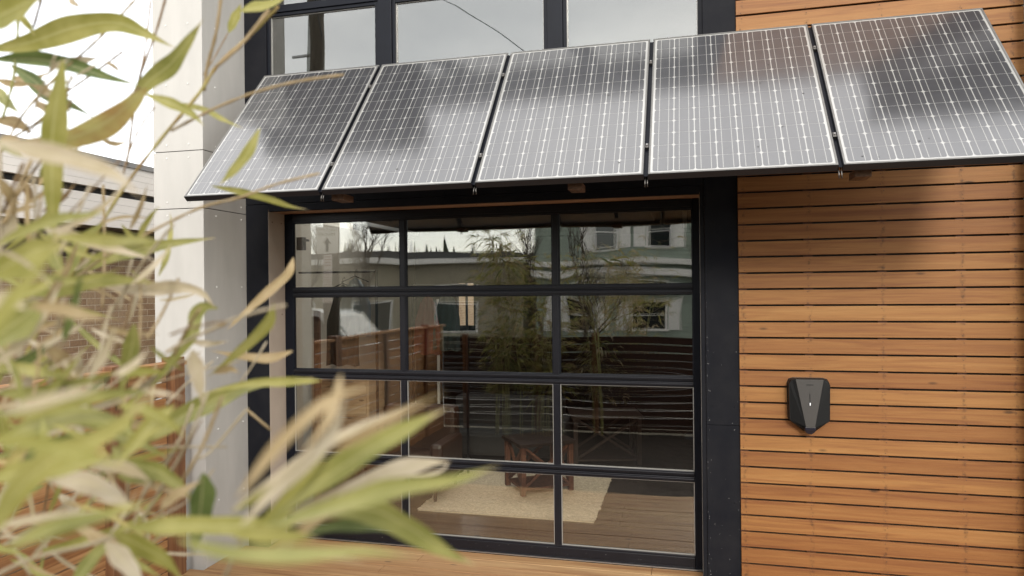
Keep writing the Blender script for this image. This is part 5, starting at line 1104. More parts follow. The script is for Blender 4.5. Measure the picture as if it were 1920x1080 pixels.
('T',0.0075,[(-0.934,-4.664,2.268),(-0.934,-4.673,2.309),(-0.931,-4.680,2.351),(-0.924,-4.686,2.391),(-0.914,-4.692,2.432)]),
('Y',0.0072,[(-1.092,-4.490,1.944),(-1.084,-4.493,1.973),(-1.083,-4.498,2.001),(-1.088,-4.505,2.028),(-1.099,-4.513,2.051)]),
('T',0.0064,[(-0.896,-4.467,2.124),(-0.897,-4.472,2.094),(-0.897,-4.477,2.065),(-0.896,-4.482,2.036),(-0.895,-4.486,2.007)]),
('C',0.0084,[(-0.930,-4.717,2.154),(-0.912,-4.717,2.180),(-0.900,-4.719,2.209),(-0.894,-4.722,2.237),(-0.893,-4.727,2.266)]),
('T',0.0063,[(-0.718,-4.740,2.088),(-0.722,-4.721,2.102),(-0.724,-4.701,2.116),(-0.725,-4.680,2.129),(-0.724,-4.660,2.143)]),
('T',0.0090,[(-1.153,-4.440,2.221),(-1.117,-4.453,2.244),(-1.085,-4.468,2.270),(-1.059,-4.483,2.296),(-1.038,-4.501,2.323)]),
('G',0.0089,[(-1.178,-4.510,1.788),(-1.127,-4.528,1.787),(-1.080,-4.546,1.781),(-1.038,-4.566,1.772),(-1.001,-4.587,1.761)]),
('C',0.0054,[(-0.937,-4.669,1.886),(-0.930,-4.642,1.848),(-0.916,-4.614,1.814),(-0.896,-4.584,1.787),(-0.873,-4.554,1.766)]),
('Y',0.0070,[(-1.197,-4.531,2.014),(-1.186,-4.503,2.006),(-1.174,-4.475,1.993),(-1.162,-4.447,1.975),(-1.151,-4.419,1.951)]),
('T',0.0097,[(-1.155,-4.573,1.881),(-1.186,-4.550,1.919),(-1.214,-4.526,1.960),(-1.240,-4.502,2.002),(-1.262,-4.476,2.047)]),
('C',0.0093,[(-0.896,-4.530,2.190),(-0.887,-4.532,2.213),(-0.876,-4.533,2.235),(-0.861,-4.533,2.256),(-0.844,-4.532,2.274)]),
('T',0.0086,[(-0.741,-4.747,2.200),(-0.739,-4.725,2.192),(-0.737,-4.702,2.186),(-0.733,-4.679,2.183),(-0.727,-4.656,2.181)]),
('T',0.0061,[(-0.812,-4.741,2.322),(-0.809,-4.718,2.333),(-0.806,-4.696,2.346),(-0.803,-4.674,2.362),(-0.801,-4.652,2.380)]),
('Y',0.0061,[(-1.230,-4.413,2.057),(-1.180,-4.419,2.080),(-1.133,-4.426,2.105),(-1.088,-4.434,2.132),(-1.046,-4.442,2.160)]),
('C',0.0063,[(-1.081,-4.607,2.147),(-1.106,-4.599,2.188),(-1.126,-4.589,2.230),(-1.141,-4.579,2.274),(-1.151,-4.567,2.319)]),
('T',0.0065,[(-0.936,-4.676,2.097),(-0.947,-4.660,2.115),(-0.956,-4.644,2.132),(-0.964,-4.628,2.150),(-0.970,-4.611,2.167)]),
('C',0.0042,[(-0.797,-4.599,1.844),(-0.779,-4.585,1.840),(-0.761,-4.571,1.835),(-0.743,-4.558,1.831),(-0.724,-4.544,1.826)]),
('C',0.0057,[(-1.104,-4.612,2.108),(-1.121,-4.615,2.144),(-1.139,-4.618,2.179),(-1.157,-4.622,2.215),(-1.175,-4.625,2.250)]),
('T',0.0058,[(-0.897,-4.617,1.925),(-0.854,-4.617,1.922),(-0.813,-4.618,1.917),(-0.772,-4.620,1.912),(-0.733,-4.621,1.906)]),
('G',0.0105,[(-1.196,-4.538,1.947),(-1.166,-4.541,1.955),(-1.136,-4.543,1.964),(-1.107,-4.546,1.972),(-1.078,-4.548,1.980)]),
('Y',0.0076,[(-0.711,-4.739,1.897),(-0.690,-4.746,1.896),(-0.669,-4.754,1.894),(-0.650,-4.761,1.892),(-0.630,-4.769,1.890)]),
('C',0.0075,[(-0.854,-4.564,1.906),(-0.827,-4.581,1.894),(-0.803,-4.599,1.883),(-0.783,-4.618,1.871),(-0.765,-4.637,1.860)]),
('T',0.0102,[(-1.184,-4.450,1.793),(-1.195,-4.446,1.847),(-1.219,-4.446,1.900),(-1.254,-4.449,1.947),(-1.299,-4.455,1.986)]),
('Y',0.0095,[(-0.841,-4.602,1.827),(-0.815,-4.607,1.839),(-0.791,-4.613,1.854),(-0.770,-4.619,1.873),(-0.754,-4.627,1.894)]),
('G',0.0064,[(-1.110,-4.493,1.804),(-1.137,-4.480,1.742),(-1.174,-4.468,1.682),(-1.220,-4.459,1.624),(-1.274,-4.452,1.571)]),
('T',0.0078,[(-0.878,-4.546,2.341),(-0.851,-4.564,2.357),(-0.824,-4.583,2.373),(-0.799,-4.602,2.388),(-0.775,-4.622,2.402)]),
('T',0.0083,[(-0.868,-4.614,1.962),(-0.875,-4.592,1.960),(-0.882,-4.571,1.958),(-0.887,-4.549,1.955),(-0.893,-4.527,1.952)]),
('C',0.0053,[(-0.694,-4.784,1.941),(-0.690,-4.774,1.952),(-0.688,-4.765,1.963),(-0.686,-4.755,1.976),(-0.684,-4.746,1.989)]),
('T',0.0055,[(-1.049,-4.449,2.356),(-1.046,-4.420,2.373),(-1.040,-4.389,2.384),(-1.031,-4.358,2.387),(-1.022,-4.327,2.384)]),
('C',0.0080,[(-0.936,-4.748,1.927),(-0.933,-4.727,1.950),(-0.936,-4.707,1.979),(-0.945,-4.690,2.012),(-0.964,-4.674,2.047)]),
('T',0.0078,[(-0.877,-4.789,2.087),(-0.876,-4.770,2.093),(-0.874,-4.750,2.094),(-0.870,-4.730,2.091),(-0.867,-4.709,2.083)]),
('C',0.0069,[(-1.016,-4.571,2.161),(-1.002,-4.563,2.168),(-0.988,-4.555,2.177),(-0.976,-4.547,2.189),(-0.967,-4.540,2.204)]),
('T',0.0069,[(-0.834,-4.671,2.013),(-0.802,-4.687,2.005),(-0.772,-4.703,1.996),(-0.744,-4.720,1.986),(-0.717,-4.737,1.977)]),
('T',0.0093,[(-0.889,-4.492,1.833),(-0.886,-4.476,1.825),(-0.883,-4.460,1.819),(-0.880,-4.443,1.814),(-0.877,-4.427,1.811)]),
('C',0.0062,[(-1.176,-4.536,1.863),(-1.141,-4.547,1.887),(-1.107,-4.559,1.912),(-1.076,-4.571,1.937),(-1.046,-4.583,1.962)]),
('C',0.0042,[(-0.994,-4.697,1.887),(-0.954,-4.698,1.891),(-0.915,-4.698,1.894),(-0.877,-4.699,1.896),(-0.839,-4.700,1.896)]),
('Y',0.0070,[(-0.829,-4.720,1.921),(-0.810,-4.707,1.942),(-0.793,-4.695,1.966),(-0.781,-4.684,1.994),(-0.772,-4.674,2.026)]),
('T',0.0050,[(-0.932,-4.715,1.883),(-0.912,-4.709,1.864),(-0.888,-4.702,1.849),(-0.863,-4.694,1.838),(-0.836,-4.686,1.833)]),
('T',0.0072,[(-0.904,-4.596,2.012),(-0.876,-4.594,2.028),(-0.852,-4.593,2.047),(-0.831,-4.592,2.070),(-0.814,-4.593,2.095)]),
('G',0.0065,[(-0.720,-4.740,2.028),(-0.722,-4.719,2.035),(-0.722,-4.697,2.041),(-0.719,-4.675,2.044),(-0.715,-4.652,2.045)]),
('C',0.0066,[(-0.758,-4.812,2.313),(-0.731,-4.800,2.323),(-0.706,-4.789,2.339),(-0.684,-4.779,2.361),(-0.666,-4.769,2.388)]),
('T',0.0078,[(-1.075,-4.462,2.299),(-1.035,-4.462,2.275),(-0.995,-4.463,2.252),(-0.956,-4.463,2.229),(-0.917,-4.464,2.206)]),
('T',0.0084,[(-1.024,-4.625,1.910),(-0.985,-4.629,1.945),(-0.953,-4.635,1.983),(-0.927,-4.642,2.024),(-0.909,-4.651,2.065)]),
('Y',0.0056,[(-0.919,-4.760,2.149),(-0.913,-4.740,2.169),(-0.904,-4.720,2.184),(-0.892,-4.698,2.196),(-0.876,-4.676,2.203)]),
('G',0.0117,[(-1.160,-4.395,2.193),(-1.123,-4.387,2.157),(-1.084,-4.379,2.123),(-1.042,-4.370,2.093),(-0.998,-4.360,2.066)]),
('Y',0.0102,[(-0.923,-4.431,2.268),(-0.924,-4.412,2.297),(-0.930,-4.395,2.328),(-0.939,-4.378,2.361),(-0.954,-4.363,2.395)]),
('T',0.0083,[(-0.871,-4.668,1.991),(-0.836,-4.667,1.996),(-0.801,-4.666,2.007),(-0.770,-4.666,2.022),(-0.741,-4.666,2.042)]),
('G',0.0060,[(-1.221,-4.416,1.978),(-1.176,-4.426,2.021),(-1.134,-4.436,2.064),(-1.096,-4.446,2.107),(-1.060,-4.458,2.151)]),
('G',0.0060,[(-1.204,-4.440,1.937),(-1.167,-4.429,1.934),(-1.132,-4.418,1.923),(-1.100,-4.407,1.904),(-1.072,-4.398,1.878)]),
('T',0.0079,[(-1.077,-4.555,1.987),(-1.082,-4.536,1.960),(-1.086,-4.518,1.932),(-1.091,-4.499,1.903),(-1.096,-4.480,1.873)]),
('Y',0.0046,[(-0.816,-4.756,2.253),(-0.777,-4.761,2.254),(-0.740,-4.767,2.258),(-0.703,-4.773,2.264),(-0.669,-4.779,2.273)]),
('Y',0.0108,[(-0.996,-4.416,2.283),(-0.991,-4.395,2.267),(-0.983,-4.373,2.253),(-0.972,-4.350,2.244),(-0.959,-4.327,2.238)]),
('C',0.0081,[(-0.699,-4.739,2.250),(-0.699,-4.718,2.262),(-0.699,-4.698,2.276),(-0.700,-4.678,2.292),(-0.702,-4.658,2.309)]),
('G',0.0057,[(-0.627,-4.788,2.177),(-0.628,-4.774,2.167),(-0.627,-4.760,2.157),(-0.625,-4.746,2.148),(-0.623,-4.732,2.140)]),
('C',0.0072,[(-0.896,-4.463,2.227),(-0.892,-4.441,2.227),(-0.888,-4.419,2.230),(-0.884,-4.396,2.234),(-0.880,-4.374,2.241)]),
('Y',0.0078,[(-0.348,-5.019,2.067),(-0.322,-5.026,2.083),(-0.296,-5.033,2.099),(-0.271,-5.040,2.113),(-0.246,-5.047,2.125)]),
('T',0.0062,[(-0.316,-4.987,2.048),(-0.295,-4.977,2.055),(-0.273,-4.968,2.061),(-0.251,-4.959,2.067),(-0.229,-4.949,2.073)]),
('T',0.0065,[(-0.277,-5.070,2.058),(-0.266,-5.058,2.055),(-0.255,-5.046,2.051),(-0.243,-5.034,2.045),(-0.231,-5.021,2.038)]),
('Y',0.0080,[(-0.430,-4.843,1.984),(-0.402,-4.852,2.000),(-0.376,-4.862,2.015),(-0.351,-4.872,2.030),(-0.327,-4.883,2.046)]),
('Y',0.0104,[(-0.399,-4.900,2.011),(-0.373,-4.901,2.034),(-0.348,-4.903,2.056),(-0.323,-4.904,2.078),(-0.299,-4.906,2.099)]),
('T',0.0086,[(-0.377,-4.931,1.998),(-0.353,-4.932,2.013),(-0.330,-4.934,2.030),(-0.308,-4.936,2.048),(-0.288,-4.938,2.067)]),
('Y',0.0077,[(-0.406,-4.855,1.982),(-0.383,-4.849,1.998),(-0.360,-4.842,2.013),(-0.336,-4.835,2.027),(-0.311,-4.827,2.040)]),
('T',0.0127,[(-1.225,-4.483,2.635),(-1.204,-4.483,2.627),(-1.182,-4.483,2.622),(-1.160,-4.482,2.619),(-1.139,-4.482,2.618)]),
('T',0.0064,[(-0.914,-4.707,2.363),(-0.895,-4.704,2.371),(-0.879,-4.701,2.382),(-0.865,-4.699,2.397),(-0.854,-4.697,2.413)]),
('T',0.0089,[(-1.148,-4.551,2.380),(-1.144,-4.533,2.383),(-1.140,-4.514,2.388),(-1.135,-4.495,2.395),(-1.130,-4.476,2.404)]),
('G',0.0149,[(-1.149,-4.447,2.581),(-1.117,-4.471,2.560),(-1.087,-4.495,2.539),(-1.057,-4.519,2.519),(-1.028,-4.544,2.500)]),
('G',0.0121,[(-0.992,-4.683,2.470),(-0.959,-4.697,2.458),(-0.928,-4.712,2.446),(-0.896,-4.727,2.434),(-0.866,-4.742,2.423)]),
('B',0.0103,[(-0.948,-4.641,2.364),(-0.916,-4.653,2.372),(-0.886,-4.665,2.380),(-0.858,-4.678,2.389),(-0.831,-4.691,2.399)]),
('G',0.0146,[(-0.948,-4.646,2.416),(-0.917,-4.658,2.427),(-0.885,-4.670,2.435),(-0.852,-4.681,2.440),(-0.819,-4.693,2.443)]),
('B',0.0126,[(-1.187,-4.447,2.409),(-1.166,-4.470,2.421),(-1.147,-4.493,2.431),(-1.130,-4.516,2.440),(-1.114,-4.540,2.447)]),
('T',0.0152,[(-1.044,-4.573,2.584),(-1.051,-4.545,2.583),(-1.058,-4.517,2.579),(-1.065,-4.489,2.572),(-1.074,-4.462,2.564)]),
('T',0.0174,[(-1.141,-4.474,2.435),(-1.146,-4.451,2.460),(-1.149,-4.428,2.483),(-1.148,-4.403,2.506),(-1.145,-4.379,2.526)]),
('C',0.0069,[(-0.884,-4.688,2.554),(-0.859,-4.703,2.555),(-0.834,-4.717,2.554),(-0.809,-4.731,2.552),(-0.783,-4.745,2.548)]),
('T',0.0101,[(-0.916,-4.734,2.456),(-0.906,-4.731,2.454),(-0.895,-4.728,2.451),(-0.885,-4.726,2.446),(-0.876,-4.723,2.440)]),
('T',0.0105,[(-1.145,-4.552,2.447),(-1.126,-4.558,2.429),(-1.105,-4.564,2.412),(-1.083,-4.570,2.397),(-1.061,-4.575,2.383)]),
('T',0.0169,[(-1.205,-4.420,2.610),(-1.185,-4.428,2.597),(-1.165,-4.435,2.586),(-1.145,-4.442,2.575),(-1.123,-4.450,2.565)])]
STEMS=[
('O',0.0064,[(-0.685,-4.415,2.736),(-0.730,-4.430,2.686),(-0.782,-4.447,2.634),(-0.813,-4.459,2.582),(-0.867,-4.476,2.513),(-0.926,-4.495,2.431),(-0.968,-4.510,2.358),(-1.028,-4.529,2.249),(-1.076,-4.545,2.160),(-1.110,-4.557,2.088)]),
('T',0.0064,[(-0.758,-4.470,2.742),(-0.775,-4.462,2.683),(-0.799,-4.456,2.624),(-0.811,-4.447,2.590)]),
('B',0.0048,[(-0.889,-4.444,2.767),(-0.911,-4.445,2.703),(-0.940,-4.448,2.633),(-0.952,-4.446,2.601),(-0.966,-4.445,2.526),(-0.977,-4.443,2.470)]),
('B',0.0040,[(-0.973,-4.384,2.801),(-0.972,-4.402,2.694),(-0.972,-4.421,2.620)]),
('B',0.0038,[(-0.948,-4.407,2.582),(-0.955,-4.436,2.537),(-0.956,-4.463,2.484),(-0.944,-4.486,2.447)]),
('T',0.0053,[(-0.553,-4.431,2.601),(-0.621,-4.458,2.588),(-0.684,-4.484,2.568),(-0.746,-4.510,2.538),(-0.806,-4.535,2.501)]),
('T',0.0050,[(-0.579,-4.467,2.432),(-0.639,-4.496,2.413),(-0.689,-4.523,2.390),(-0.737,-4.549,2.374),(-0.793,-4.577,2.342),(-0.862,-4.609,2.297),(-0.898,-4.632,2.264)]),
('T',0.0046,[(-0.904,-4.495,2.744),(-0.958,-4.506,2.688),(-0.996,-4.512,2.655),(-1.051,-4.524,2.607),(-1.108,-4.535,2.544),(-1.156,-4.544,2.462)]),
('B',0.0046,[(-1.044,-4.550,2.741),(-1.106,-4.512,2.706)]),
('T',0.0067,[(-0.640,-4.512,2.688),(-0.674,-4.533,2.631),(-0.706,-4.555,2.590)]),
('B',0.0030,[(-0.857,-4.317,2.741),(-0.849,-4.371,2.673),(-0.831,-4.423,2.627)]),
('G',0.0055,[(-1.144,-4.509,2.765),(-1.121,-4.529,2.694),(-1.105,-4.552,2.603),(-1.099,-4.576,2.533)]),
('T',0.0062,[(-0.826,-4.766,2.414),(-0.832,-4.779,2.378),(-0.839,-4.792,2.329)]),
('B',0.0048,[(-0.817,-4.785,2.407),(-0.839,-4.781,2.378),(-0.862,-4.776,2.345)]),
('C',0.0043,[(-0.703,-4.873,2.371),(-0.715,-4.860,2.331),(-0.733,-4.849,2.290),(-0.750,-4.838,2.247)]),
('C',0.0041,[(-0.751,-4.748,2.382),(-0.763,-4.761,2.336),(-0.774,-4.775,2.288)]),
('C',0.0038,[(-0.732,-4.681,2.027),(-0.660,-4.601,2.012)]),
('C',0.0043,[(-0.663,-4.696,2.043),(-0.696,-4.693,2.000),(-0.745,-4.693,1.936)]),
('C',0.0043,[(-0.657,-4.676,2.088),(-0.675,-4.687,2.029),(-0.702,-4.701,1.984)]),
('C',0.0046,[(-0.618,-4.609,2.072),(-0.659,-4.632,2.016),(-0.671,-4.648,2.005)]),
('T',0.0055,[(-0.735,-4.444,2.038),(-0.695,-4.435,2.003)]),
('C',0.0041,[(-0.587,-4.736,2.114),(-0.622,-4.732,2.048),(-0.671,-4.732,1.974),(-0.705,-4.727,1.925)]),
('T',0.0052,[(-0.553,-4.753,2.113),(-0.579,-4.764,2.044),(-0.622,-4.779,1.973),(-0.638,-4.788,1.944)]),
('C',0.0041,[(-0.686,-4.760,2.008),(-0.715,-4.731,1.945)]),
('C',0.0034,[(-0.666,-4.733,2.019),(-0.686,-4.741,1.972),(-0.691,-4.746,1.939)]),
('C',0.0055,[(-0.791,-4.850,1.910),(-0.736,-4.850,1.935),(-0.670,-4.848,1.953),(-0.623,-4.850,1.968)]),
('C',0.0041,[(-0.839,-4.783,1.913),(-0.824,-4.773,1.875)]),
('C',0.0038,[(-0.663,-4.653,2.156),(-0.732,-4.650,2.125),(-0.788,-4.644,2.096)]),
('C',0.0030,[(-0.740,-4.608,2.128),(-0.754,-4.656,2.110),(-0.747,-4.698,2.097)]),
('C',0.0034,[(-0.647,-4.517,2.161),(-0.667,-4.531,2.120),(-0.686,-4.544,2.088)]),
('C',0.0030,[(-0.359,-4.757,2.007),(-0.386,-4.770,1.990),(-0.407,-4.781,1.980)]),
('C',0.0043,[(-0.410,-4.906,2.018),(-0.442,-4.887,1.977),(-0.469,-4.866,1.943)]),
('C',0.0034,[(-0.676,-4.780,1.945),(-0.627,-4.727,1.971),(-0.619,-4.684,2.002)]),
('C',0.0041,[(-0.865,-4.776,2.435),(-0.846,-4.794,2.234)]),
('C',0.0041,[(-0.746,-4.794,2.234),(-0.781,-4.778,2.180),(-0.809,-4.760,2.109),(-0.827,-4.740,2.062)]),
('C',0.0034,[(-0.735,-4.781,2.233),(-0.770,-4.772,2.179),(-0.826,-4.768,2.137),(-0.890,-4.766,2.107)]),
('B',0.0044,[(-1.082,-4.525,1.850),(-1.061,-4.534,1.900),(-1.042,-4.544,1.950),(-1.026,-4.554,2.000),(-1.013,-4.565,2.048)]),
('C',0.0034,[(-0.802,-4.734,2.069),(-0.783,-4.731,2.087),(-0.762,-4.728,2.104),(-0.741,-4.724,2.120),(-0.718,-4.720,2.134)]),
('B',0.0028,[(-1.012,-4.655,2.115),(-0.980,-4.667,2.145),(-0.950,-4.679,2.175),(-0.920,-4.692,2.203),(-0.892,-4.705,2.231)]),
('C',0.0029,[(-0.786,-4.593,2.103),(-0.768,-4.571,2.110),(-0.749,-4.548,2.116),(-0.728,-4.525,2.121),(-0.707,-4.502,2.127)]),
('T',0.0032,[(-0.846,-4.764,2.243),(-0.844,-4.755,2.274),(-0.844,-4.748,2.305),(-0.845,-4.740,2.337),(-0.847,-4.733,2.370)]),
('T',0.0052,[(-0.885,-4.729,2.250),(-0.890,-4.710,2.271),(-0.893,-4.691,2.293),(-0.894,-4.671,2.313),(-0.893,-4.651,2.334)]),
('C',0.0045,[(-0.791,-4.570,2.065),(-0.786,-4.552,2.080),(-0.779,-4.533,2.096),(-0.771,-4.514,2.111),(-0.762,-4.495,2.126)]),
('C',0.0040,[(-0.695,-4.887,2.104),(-0.711,-4.884,2.133),(-0.729,-4.882,2.161),(-0.750,-4.881,2.188),(-0.774,-4.880,2.215)]),
('T',0.0042,[(-0.621,-4.769,2.166),(-0.611,-4.756,2.176),(-0.599,-4.743,2.184),(-0.587,-4.729,2.192),(-0.574,-4.715,2.199)]),
('C',0.0034,[(-0.962,-4.630,1.988),(-0.948,-4.623,2.012),(-0.934,-4.616,2.035),(-0.919,-4.609,2.058),(-0.903,-4.601,2.081)]),
('C',0.0034,[(-0.728,-4.867,2.017),(-0.699,-4.875,2.032),(-0.671,-4.883,2.046),(-0.642,-4.892,2.058),(-0.614,-4.900,2.068)]),
('B',0.0022,[(-0.712,-4.692,1.945),(-0.697,-4.684,1.974),(-0.683,-4.676,2.003),(-0.669,-4.668,2.033),(-0.655,-4.660,2.063)]),
('B',0.0033,[(-0.567,-4.825,2.192),(-0.539,-4.837,2.199),(-0.512,-4.850,2.203),(-0.485,-4.862,2.207),(-0.458,-4.875,2.209)]),
('C',0.0038,[(-0.575,-4.810,2.176),(-0.536,-4.814,2.193),(-0.497,-4.819,2.207),(-0.457,-4.823,2.218),(-0.419,-4.828,2.225)]),
('T',0.0035,[(-0.685,-4.891,2.131),(-0.691,-4.882,2.144),(-0.699,-4.873,2.157),(-0.707,-4.864,2.171),(-0.717,-4.856,2.185)]),
('C',0.0037,[(-0.726,-4.781,1.972),(-0.705,-4.795,1.993),(-0.685,-4.810,2.013),(-0.665,-4.824,2.033),(-0.646,-4.839,2.052)]),
('B',0.0049,[(-1.049,-4.639,1.826),(-1.020,-4.654,1.869),(-0.990,-4.668,1.909),(-0.960,-4.683,1.948),(-0.928,-4.697,1.986)]),
('C',0.0032,[(-0.923,-4.663,2.064),(-0.895,-4.677,2.107),(-0.871,-4.691,2.150),(-0.848,-4.706,2.191),(-0.828,-4.722,2.231)]),
('C',0.0030,[(-0.993,-4.660,1.893),(-0.992,-4.639,1.927),(-0.987,-4.616,1.961),(-0.979,-4.593,1.994),(-0.968,-4.569,2.027)]),
('T',0.0048,[(-0.679,-4.685,2.154),(-0.661,-4.696,2.172),(-0.643,-4.706,2.188),(-0.624,-4.717,2.204),(-0.605,-4.727,2.218)]),
('T',0.0036,[(-1.037,-4.636,2.051),(-1.025,-4.658,2.103),(-1.009,-4.680,2.154),(-0.989,-4.700,2.203),(-0.966,-4.720,2.250)]),
('T',0.0046,[(-0.712,-4.697,2.177),(-0.712,-4.680,2.196),(-0.713,-4.663,2.216),(-0.715,-4.646,2.237),(-0.717,-4.629,2.260)]),
('T',0.0040,[(-0.919,-4.593,1.922),(-0.900,-4.610,1.951),(-0.882,-4.626,1.980),(-0.864,-4.642,2.007),(-0.845,-4.658,2.033)]),
('T',0.0051,[(-0.895,-4.584,2.217),(-0.908,-4.567,2.265),(-0.922,-4.551,2.316),(-0.938,-4.535,2.368),(-0.955,-4.519,2.422)]),
('C',0.0040,[(-0.787,-4.664,2.216),(-0.789,-4.656,2.234),(-0.791,-4.647,2.252),(-0.794,-4.639,2.271),(-0.796,-4.630,2.289)]),
('C',0.0027,[(-0.787,-4.856,2.124),(-0.772,-4.838,2.133),(-0.757,-4.820,2.143),(-0.742,-4.801,2.155),(-0.726,-4.783,2.169)]),
('T',0.0041,[(-0.703,-4.867,2.046),(-0.718,-4.852,2.059),(-0.733,-4.836,2.073),(-0.748,-4.821,2.088),(-0.764,-4.806,2.104)]),
('B',0.0056,[(-0.894,-4.569,2.139),(-0.885,-4.562,2.162),(-0.879,-4.556,2.186),(-0.875,-4.551,2.211),(-0.873,-4.545,2.238)]),
('B',0.0020,[(-0.735,-4.894,2.222),(-0.732,-4.881,2.232),(-0.728,-4.869,2.243),(-0.724,-4.855,2.253),(-0.720,-4.842,2.263)]),
('C',0.0043,[(-0.828,-4.660,2.178),(-0.787,-4.673,2.221),(-0.745,-4.685,2.261),(-0.702,-4.698,2.297),(-0.657,-4.710,2.330)]),
('C',0.0037,[(-0.701,-4.813,2.105),(-0.701,-4.801,2.134),(-0.701,-4.789,2.163),(-0.702,-4.778,2.193),(-0.703,-4.766,2.224)]),
('T',0.0030,[(-0.745,-4.865,2.035),(-0.727,-4.860,2.065),(-0.709,-4.855,2.095),(-0.693,-4.851,2.126),(-0.679,-4.847,2.157)]),
('T',0.0032,[(-0.720,-4.702,2.142),(-0.727,-4.693,2.171),(-0.734,-4.684,2.200),(-0.741,-4.675,2.229),(-0.749,-4.667,2.259)]),
('T',0.0059,[(-0.965,-4.490,1.808),(-0.945,-4.509,1.851),(-0.927,-4.528,1.893),(-0.911,-4.547,1.933),(-0.897,-4.568,1.971)]),
('B',0.0040,[(-0.860,-4.691,2.444),(-0.843,-4.674,2.468),(-0.825,-4.656,2.493),(-0.807,-4.638,2.519),(-0.788,-4.621,2.546)]),
('C',0.0038,[(-0.857,-4.718,2.512),(-0.857,-4.695,2.531),(-0.856,-4.672,2.550),(-0.853,-4.649,2.570),(-0.850,-4.626,2.590)]),
('T',0.0033,[(-1.160,-4.525,2.403),(-1.112,-4.540,2.413),(-1.066,-4.555,2.424),(-1.022,-4.570,2.436),(-0.979,-4.586,2.448)]),
('B',0.0033,[(-0.936,-4.670,2.416),(-0.908,-4.673,2.441),(-0.884,-4.676,2.467),(-0.863,-4.680,2.494),(-0.844,-4.684,2.522)]),
('T',0.0057,[(-1.122,-4.482,2.509),(-1.114,-4.476,2.532),(-1.107,-4.470,2.557),(-1.101,-4.464,2.582),(-1.095,-4.459,2.607)]),
('T',0.0042,[(-1.031,-4.636,2.348),(-1.031,-4.617,2.382),(-1.030,-4.598,2.415),(-1.026,-4.578,2.449),(-1.019,-4.557,2.483)]),
('B',0.0032,[(-1.047,-4.582,2.498),(-1.016,-4.589,2.511),(-0.986,-4.597,2.524),(-0.956,-4.604,2.536),(-0.926,-4.611,2.548)]),
('C',0.0033,[(-0.894,-4.716,2.467),(-0.869,-4.726,2.489),(-0.845,-4.735,2.511),(-0.821,-4.745,2.532),(-0.798,-4.755,2.552)]),
('T',0.0048,[(-1.201,-4.477,2.525),(-1.165,-4.484,2.533),(-1.130,-4.491,2.543),(-1.098,-4.499,2.554),(-1.067,-4.508,2.567)]),
('B',0.0026,[(-0.793,-4.755,2.333),(-0.777,-4.746,2.354),(-0.761,-4.736,2.377),(-0.744,-4.727,2.400),(-0.728,-4.717,2.423)]),
('T',0.0028,[(-1.001,-4.601,2.447),(-0.989,-4.583,2.464),(-0.976,-4.565,2.481),(-0.961,-4.546,2.497),(-0.946,-4.527,2.514)]),
('T',0.0040,[(-0.924,-4.651,2.459),(-0.909,-4.652,2.484),(-0.895,-4.655,2.509),(-0.883,-4.657,2.535),(-0.872,-4.660,2.561)]),
('B',0.0030,[(-0.917,-4.656,2.445),(-0.892,-4.657,2.458),(-0.867,-4.658,2.470),(-0.841,-4.659,2.481),(-0.816,-4.659,2.491)]),
('B',0.0045,[(-1.168,-4.435,2.591),(-1.126,-4.432,2.614),(-1.084,-4.428,2.637),(-1.044,-4.425,2.660),(-1.004,-4.422,2.684)])]

rp = random.Random(21)
fb = empty('bamboo_plant', (-1.05, -4.75, -.05), 'large out of focus bamboo with green and dried leaves filling the left foreground', 'bamboo', 'bamboo plants along the street fence')
lv = MB()
for c, w_, P in LEAVES: leaf(lv, P, w_*(1.05 if (Vector(P[0])-CAMP).length > .62 else .85), ORD.index(c), rr=rp, n=7, tw=rp.uniform(-.45,.45))
obj('foliage', lv, MATS, fb, smooth=True)
for c, w_, P in STEMS:
    tw_ = MB(); Q = catmull(P, 5); n_ = len(Q); tw_.tube(Q, [max(.0009, w_*.5*(.6+.4*abs(math.sin(i*1.3)))) for i in range(n_)], 7, ORD.index(c))
    obj('branch', tw_, MATS, fb, smooth=True)
CULM = mat('bamboo_culm', (.34,.33,.12), .4, var=.4, vscale=12)
def culms(e, cx, cy, n_, h, rr, lean=.25, rad=.010, avoid=None):
    for k in range(n_):
        a = rr.uniform(0,6.283); r_ = rr.uniform(.02,.28); x = cx+r_*math.cos(a); y = cy+r_*math.sin(a)*.6; hh = h*rr.uniform(.7,1.0)
        lx, ly = rr.uniform(-lean,lean), rr.uniform(-lean,lean)
        if avoid: lx = -abs(lx)-.05; x = min(x, cx)
        P = [Vector((x+lx*(q/6)**2, y+ly*(q/6)**2, -.07+hh*q/6)) for q in range(7)]
        mb = MB(); R3 = catmull(P, 4); mb.tube(R3, [rad*(1-.7*i/len(R3)) for i in range(len(R3))], 7)
        for i in range(2, len(R3), 2): mb.tube([R3[i], R3[i]+Vector((0,0,.006))], rad*1.25*(1-.7*i/len(R3)), 7)
        obj('culm', mb, CULM, e, smooth=True); yield R3
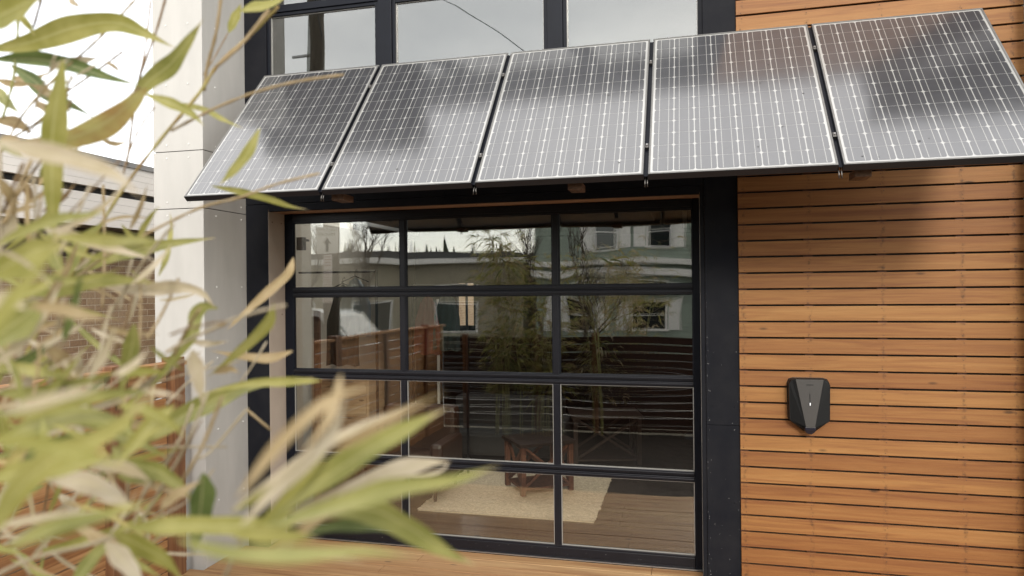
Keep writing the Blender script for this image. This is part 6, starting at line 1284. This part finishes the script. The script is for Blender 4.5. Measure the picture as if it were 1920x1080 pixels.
def crown(e, paths, nl, rr, cols, zmin=.4, size=1.0, reject=None):
    mb = MB(); cnt = 0; tries = 0
    while cnt < nl and tries < nl*6:
        tries += 1
        R3 = rr.choice(paths); p = R3[int(len(R3)*rr.uniform(.25,.999))]
        if p.z < zmin: continue
        a = rr.uniform(0,6.283); d = Vector((math.cos(a), math.sin(a), rr.uniform(-.2,.7))).normalized(); L = rr.uniform(.10,.34)
        t0 = p+d*L; bq = []
        for m_ in range(rr.randint(2,4)):
            d2 = (d+Vector((rr.uniform(-.8,.8),rr.uniform(-.8,.8),rr.uniform(-.7,.3)))).normalized(); l = rr.uniform(.09,.19)*size
            bq.append([t0, t0+d2*l*.5+Vector((0,0,.01)), t0+d2*l+Vector((0,0,-l*.3))])
        if reject and any(reject(q) for B in bq for q in B): continue
        if reject and reject(p+d*L*.5): continue
        mb.tube([p, t0], [.0022,.0014], 4, ORD.index('B'), cap=False)
        for B in bq: leaf(mb, B, rr.uniform(.012,.022)*size, ORD.index(rr.choice(cols)), face=Vector((rr.uniform(-1,1),rr.uniform(-1,1),1)), rr=rr, n=3); cnt += 1
    obj('foliage', mb, MATS, e, smooth=True)
def inview(p):
    v = p-CAMP; d = v.dot(Fv)
    if d < .05: return d > -.1 and v.length < .35
    return -.86 < v.dot(Rv)/d < .8 and abs(v.dot(Uv)/d) < .52 
r1 = random.Random(5)
ps = list(culms(fb, -1.30, -4.80, 7, 3.0, r1, avoid=True))
crown(fb, ps, 620, r1, 'GYDTC', reject=inview)
def bamboo(cx, cy, n_, h, nl, seed, label, cols):
    rr = random.Random(seed); e = empty('bamboo_plant', (cx,cy,-.05), label, 'bamboo', 'bamboo plants along the street fence')
    ps = list(culms(e, cx, cy, n_, h, rr, .35)); crown(e, ps, nl, rr, cols, reject=inview, size=1.25)
bamboo(-2.75, -4.6, 11, 3.5, 1700, 8, 'dense olive bamboo growing against the middle of the street fence', 'GGDYT')
bamboo(-2.1, -4.7, 7, 3.0, 800, 9, 'thinner yellow green bamboo beside the dense olive one', 'GYYT')
bamboo(.8, -6.0, 8, 2.9, 800, 10, 'dry tan bamboo clump outside the street fence, right of the camera', 'TTCYG')
bamboo(-.95, -6.0, 10, 3.1, 1000, 12, 'bamboo with mostly dried stalks outside the street fence', 'TCGY')
